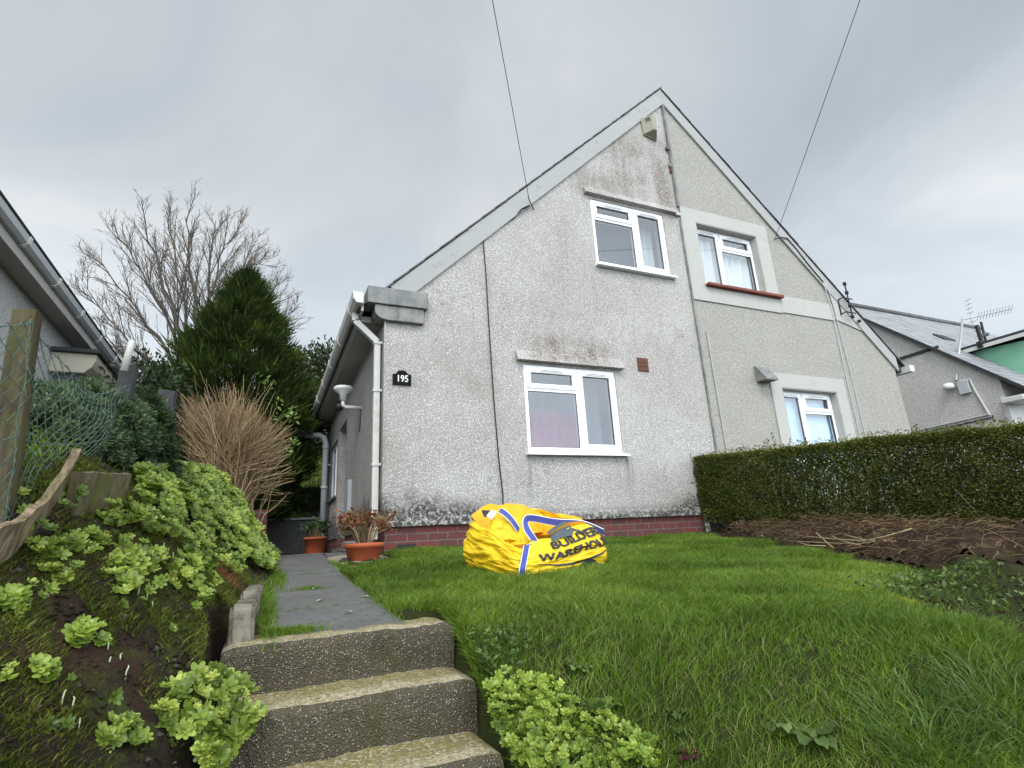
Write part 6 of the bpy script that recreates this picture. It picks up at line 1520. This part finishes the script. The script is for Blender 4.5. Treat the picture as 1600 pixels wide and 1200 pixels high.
# bare deciduous tree
ty = 16.0; tb0 = at(305, 640, ty); g0 = float(gz(tb0[0], ty)); bare = thing('bare_tree', 'tall leafless tree with a wide fan of fine branches on the skyline', 'tree', (tb0[0], ty, g0))
limbs, twigs = Tubes(), Tubes(); rr_ = random.Random(11)
def curvepts(p, d, L, n, curl, wob):
    pts = [np.array(p)]; d = np.array(d, float); d /= np.linalg.norm(d)
    for i in range(n):
        d = d + np.array([rr_.gauss(0, wob), rr_.gauss(0, wob), rr_.gauss(0, wob) + curl]); d /= np.linalg.norm(d); pts.append(pts[-1] + d * L / n)
    return pts, d
def side_branch(pts, t, ang, L):
    i = min(int(t * (len(pts) - 1)), len(pts) - 2); f = t * (len(pts) - 1) - i; p = pts[i] + (pts[i + 1] - pts[i]) * f; d = pts[i + 1] - pts[i]; d /= np.linalg.norm(d)
    a = np.array([rr_.gauss(0, 1), rr_.gauss(0, .6), rr_.gauss(0, 1)]); a -= d * (a @ d); a /= np.linalg.norm(a); return p, d * math.cos(ang) + a * math.sin(ang), L
limbs.add([(tb0[0], ty, g0 - .2), (tb0[0] - .02, ty, tb0[2] - .8), (tb0[0] - .05, ty, tb0[2] - .1)], [.30, .25, .2], 10)
B0_ = np.array([tb0[0] - .05, ty, tb0[2] - .2])
mains = [((300, 600), (265, 480), (228, 345), .13), ((312, 590), (302, 470), (290, 340), .12), ((318, 585), (318, 470), (338, 345), .11), ((322, 580), (345, 480), (395, 385), .10), ((300, 600), (235, 520), (150, 400), .09), ((296, 610), (210, 560), (118, 425), .075), ((326, 585), (385, 500), (440, 440), .08), ((305, 590), (280, 440), (262, 335), .08), ((310, 585), (325, 420), (372, 362), .08), ((296, 612), (225, 600), (150, 505), .06), ((330, 590), (400, 540), (462, 485), .06), ((300, 600), (250, 470), (185, 362), .09), ((318, 585), (350, 430), (420, 400), .07), ((292, 612), (255, 600), (200, 560), .05)]
for k, (m0, m1, m2, rad) in enumerate(mains):
    dy = rr_.gauss(0, .9); a_, b_, c_ = at(*m0, ty), at(*m1, ty + dy * .5), at(*m2, ty + dy)
    pts = []
    for t in np.linspace(0, 1, 11):
        q = (1 - t) ** 2 * a_ + 2 * t * (1 - t) * b_ + t * t * c_ + np.array([rr_.gauss(0, .04), rr_.gauss(0, .04), rr_.gauss(0, .04)]) * min(1, t * 4); pts.append(q)
    pts[0] = B0_ + (a_ - B0_) * .3
    limbs.add(pts, list(np.interp(np.linspace(0, 1, 11), [0, .3, 1], [rad * .9, rad * .5, rad * .08])), 6)
    Lm = np.linalg.norm(c_ - a_)
    for j in range(15):
        t = .22 + .76 * (j + rr_.random()) / 15; p, d, L = side_branch(pts, t, rr_.uniform(.22, .55), Lm * (.46 - .28 * t) * rr_.uniform(.5, 1.0)); d[2] += .06
        bp, _ = curvepts(p, d, L, 6, .035, .035); limbs.add(bp, [rad * .15 * (1.1 - t * .6) * s_ + .005 for s_ in np.linspace(1, .15, 7)], 4)
        for q in range(7):
            tt = .2 + .8 * (q + rr_.random()) / 7; p2, d2_, L2 = side_branch(bp, min(tt, .99), rr_.uniform(.25, .6), L * rr_.uniform(.22, .5)); d2_[2] += .08
            tp, _ = curvepts(p2, d2_, L2 + .1, 4, .05, .05); twigs.add(tp, [.0068, .0062, .0058, .0052, .0045], 3)
            for q3 in range(2):
                p3, d3, L3 = side_branch(tp, rr_.uniform(.3, .95), rr_.uniform(.4, .9), rr_.uniform(.10, .22)); tp3, _ = curvepts(p3, d3 + np.array([0, 0, .2]), L3, 2, .08, .1); twigs.add(tp3, [.0050, .0045, .004], 3)
limbs.build('trunk', M['bark'], bare); twigs.build('crown', M['twig'], bare)

# dry brown shrub of upright stems
sy = 5.9; s0 = at(352, 775, sy); g0 = float(gz(s0[0], sy)); dry = thing('dry_shrub', 'dry brown shrub of many upright bare stems on top of the left bank', 'shrub', (s0[0], sy, g0))
tb_ = Tubes(); Cs, Ds = [], []
for i in range(760):
    bx = s0 + np.array([rng.normal(0, .10), rng.normal(0, .10), 0]); bx[2] = min(float(gz(bx[0], bx[1])), s0[2]) - .03
    tx = rng.uniform(272, 462); u_ = (tx - 367) / 95; tyy = 624 + 55 * max(0, u_) ** 1.5 + 10 * u_ * u_ + rng.normal(8, 16) + (rng.random() < .4) * rng.uniform(10, 80) - (rng.random() < .10) * rng.uniform(5, 38)
    e_ = at(tx, tyy, sy + rng.normal(0, .22)); dlt = e_ - bx; mid = bx + dlt * .5 + np.array([-dlt[0] * .22, 0, .05]) + rng.normal(0, .015, 3); q3_ = bx + dlt * .8 + np.array([-dlt[0] * .10, 0, .02]) + rng.normal(0, .015, 3)
    rv = rng.beta(2, 2); r0 = rng.uniform(.0025, .006); tb_.add([bx, mid, q3_, e_], [r0, r0 * .85, r0 * .65, r0 * .4], 4, rv)
    for _ in range(rng.integers(0, 3)):
        f_ = mid + (e_ - mid) * rng.uniform(.2, .6) + rng.normal(0, .075, 3) + [0, 0, rng.uniform(.06, .22)]; tb_.add([mid + (e_ - mid) * .1, f_], [r0 * .6, r0 * .3], 3, rv)
tb_.build('stems', M['stalk'], dry)
for (a, b) in ((418, 588), (412, 602), (432, 630), (445, 645), (455, 640), (463, 648), (440, 655), (380, 660), (395, 690), (450, 700), (462, 690)):
    c = at(a, b, sy - .1)
    for i in range(9): Cs.append(c + rng.normal(0, .03, 3)); Ds.append(rng.normal(0, 1, 3))
V, F, r = leaves(np.array(Cs), np.array(Ds), .06, .025); mesh_obj('leaves', V, F, M['dock'], dry, rnd=r)

# ------------------------------------------------------------------ walls by the path
pier = stone_block('brick_pier', [(-.24, 6.75), (.035, 6.75), (.035, 7.05), (-.24, 7.05)], -.05, .50, 'short red brick pier at the end of the bank beside the path', 'brick pier', M['brick'], amp=.004)
lw = thing('garden_wall', 'low dark brick wall with pale coping closing the end of the path', 'wall', (.55, 11.9, 0))
MB().box(-.6, 1.14, 11.8, 12.02, -.1, .66).build('brickwork', M['darkpost'], lw, bevel=.01); MB().box(-.62, 1.14, 11.77, 12.05, .661, .70).build('coping', M['concrete'], lw, bevel=.008)
stone_block('stone_block', [(.90, 7.1), (1.10, 7.1), (1.10, 7.35), (.90, 7.35)], .0, .13, 'grey stone block on the path between the two pots against the plinth', 'stone block', M['concrete'], amp=.006)
bk = at(537, 879, 5.35); b_ = MB(); b_.tube([bk + [-.035, 0, .0], bk + [-.01, 0, .018], bk + [.03, .01, .012], bk + [.055, .02, .03]], [.014, .022, .018, .010], 8); tag(b_.build('scrap', M['black'], loc=tuple(bk), smooth=True), 'small black plastic scrap lying beside the round terracotta bowl', 'scrap')
# pots
def potted(label, c, prof, leafmat, n_st, h, spread, n_lf, L, W, sq=False, seed=0, topm=None):
    t_ = thing('plant_pot', label, 'potted plant', tuple(c))
    m_ = MB(); m_.lathe(prof, c, 40); m_.build('pot', M['terracotta'], t_, smooth=True)
    rt = prof[-1][0]; m_ = MB(); m_.lathe([(0, prof[-1][1] + .01), (rt * .6, prof[-1][1] + .005), (rt + .004, prof[-1][1])], c, 24); m_.build('soil', M['ground'], t_, smooth=True)
    tb_ = Tubes(); Cs, Ds, rs = [], [], []
    zb_ = c[2] + prof[-1][1]
    for i in range(n_st):
        a = rng.random() * 6.28; rr = spread * math.sqrt(rng.random()); b = np.array([c[0] + .05 * math.cos(a), c[1] + .05 * math.sin(a), zb_]); e_ = np.array([c[0] + rr * math.cos(a), c[1] + rr * math.sin(a), zb_ + h * rng.uniform(.65, 1.05) - .25 * rr])
        m2 = (b + e_) / 2 + np.array([-.1 * (e_ - b)[0], 0, .03]); tb_.add([b, m2, e_], [.005, .004, .0025], 5)
        for k in range(n_lf):
            t = rng.uniform(.72, 1.02); q = m2 + (e_ - m2) * max(0, (t - .5) * 2); Cs.append(q + rng.normal(0, .016, 3)); Ds.append(np.array([math.cos(a), math.sin(a), .0]) * .6 + rng.normal(0, .7, 3) - [0, 0, .15]); rs.append(np.clip(rng.beta(1.2, 1.6), 0, 1))
    tb_.build('stems', M['stalk'], t_); V, F, r = leaves(np.array(Cs), np.array(Ds), L * rng.uniform(.6, 1.2, len(Cs)), W * rng.uniform(.7, 1.2, len(Cs)), np.array(rs)); mesh_obj('leaves', V, F, leafmat, t_, rnd=r)
    return t_
pc = at(568, 876, 5.45); pc[2] = float(ZP(np.array(5.45))) - .03
potted('round terracotta bowl with a wintry red leaved hydrangea at the house corner', pc, [(0, .0), (.125, .0), (.135, .01), (.165, .145), (.185, .15), (.19, .17), (.185, .19), (.165, .19), (.155, .165)], M['redleaf'], 46, .36, .27, 9, .055, .032)
pc = at(492, 862, 8.6); pc[2] = float(ZP(np.array(8.6)))
potted('smaller terracotta pot with a dark leafy plant further down the path', pc, [(0, 0), (.12, 0), (.125, .01), (.15, .20), (.165, .20), (.165, .235), (.145, .235), (.14, .21)], M['shrub'], 34, .28, .20, 12, .06, .035)
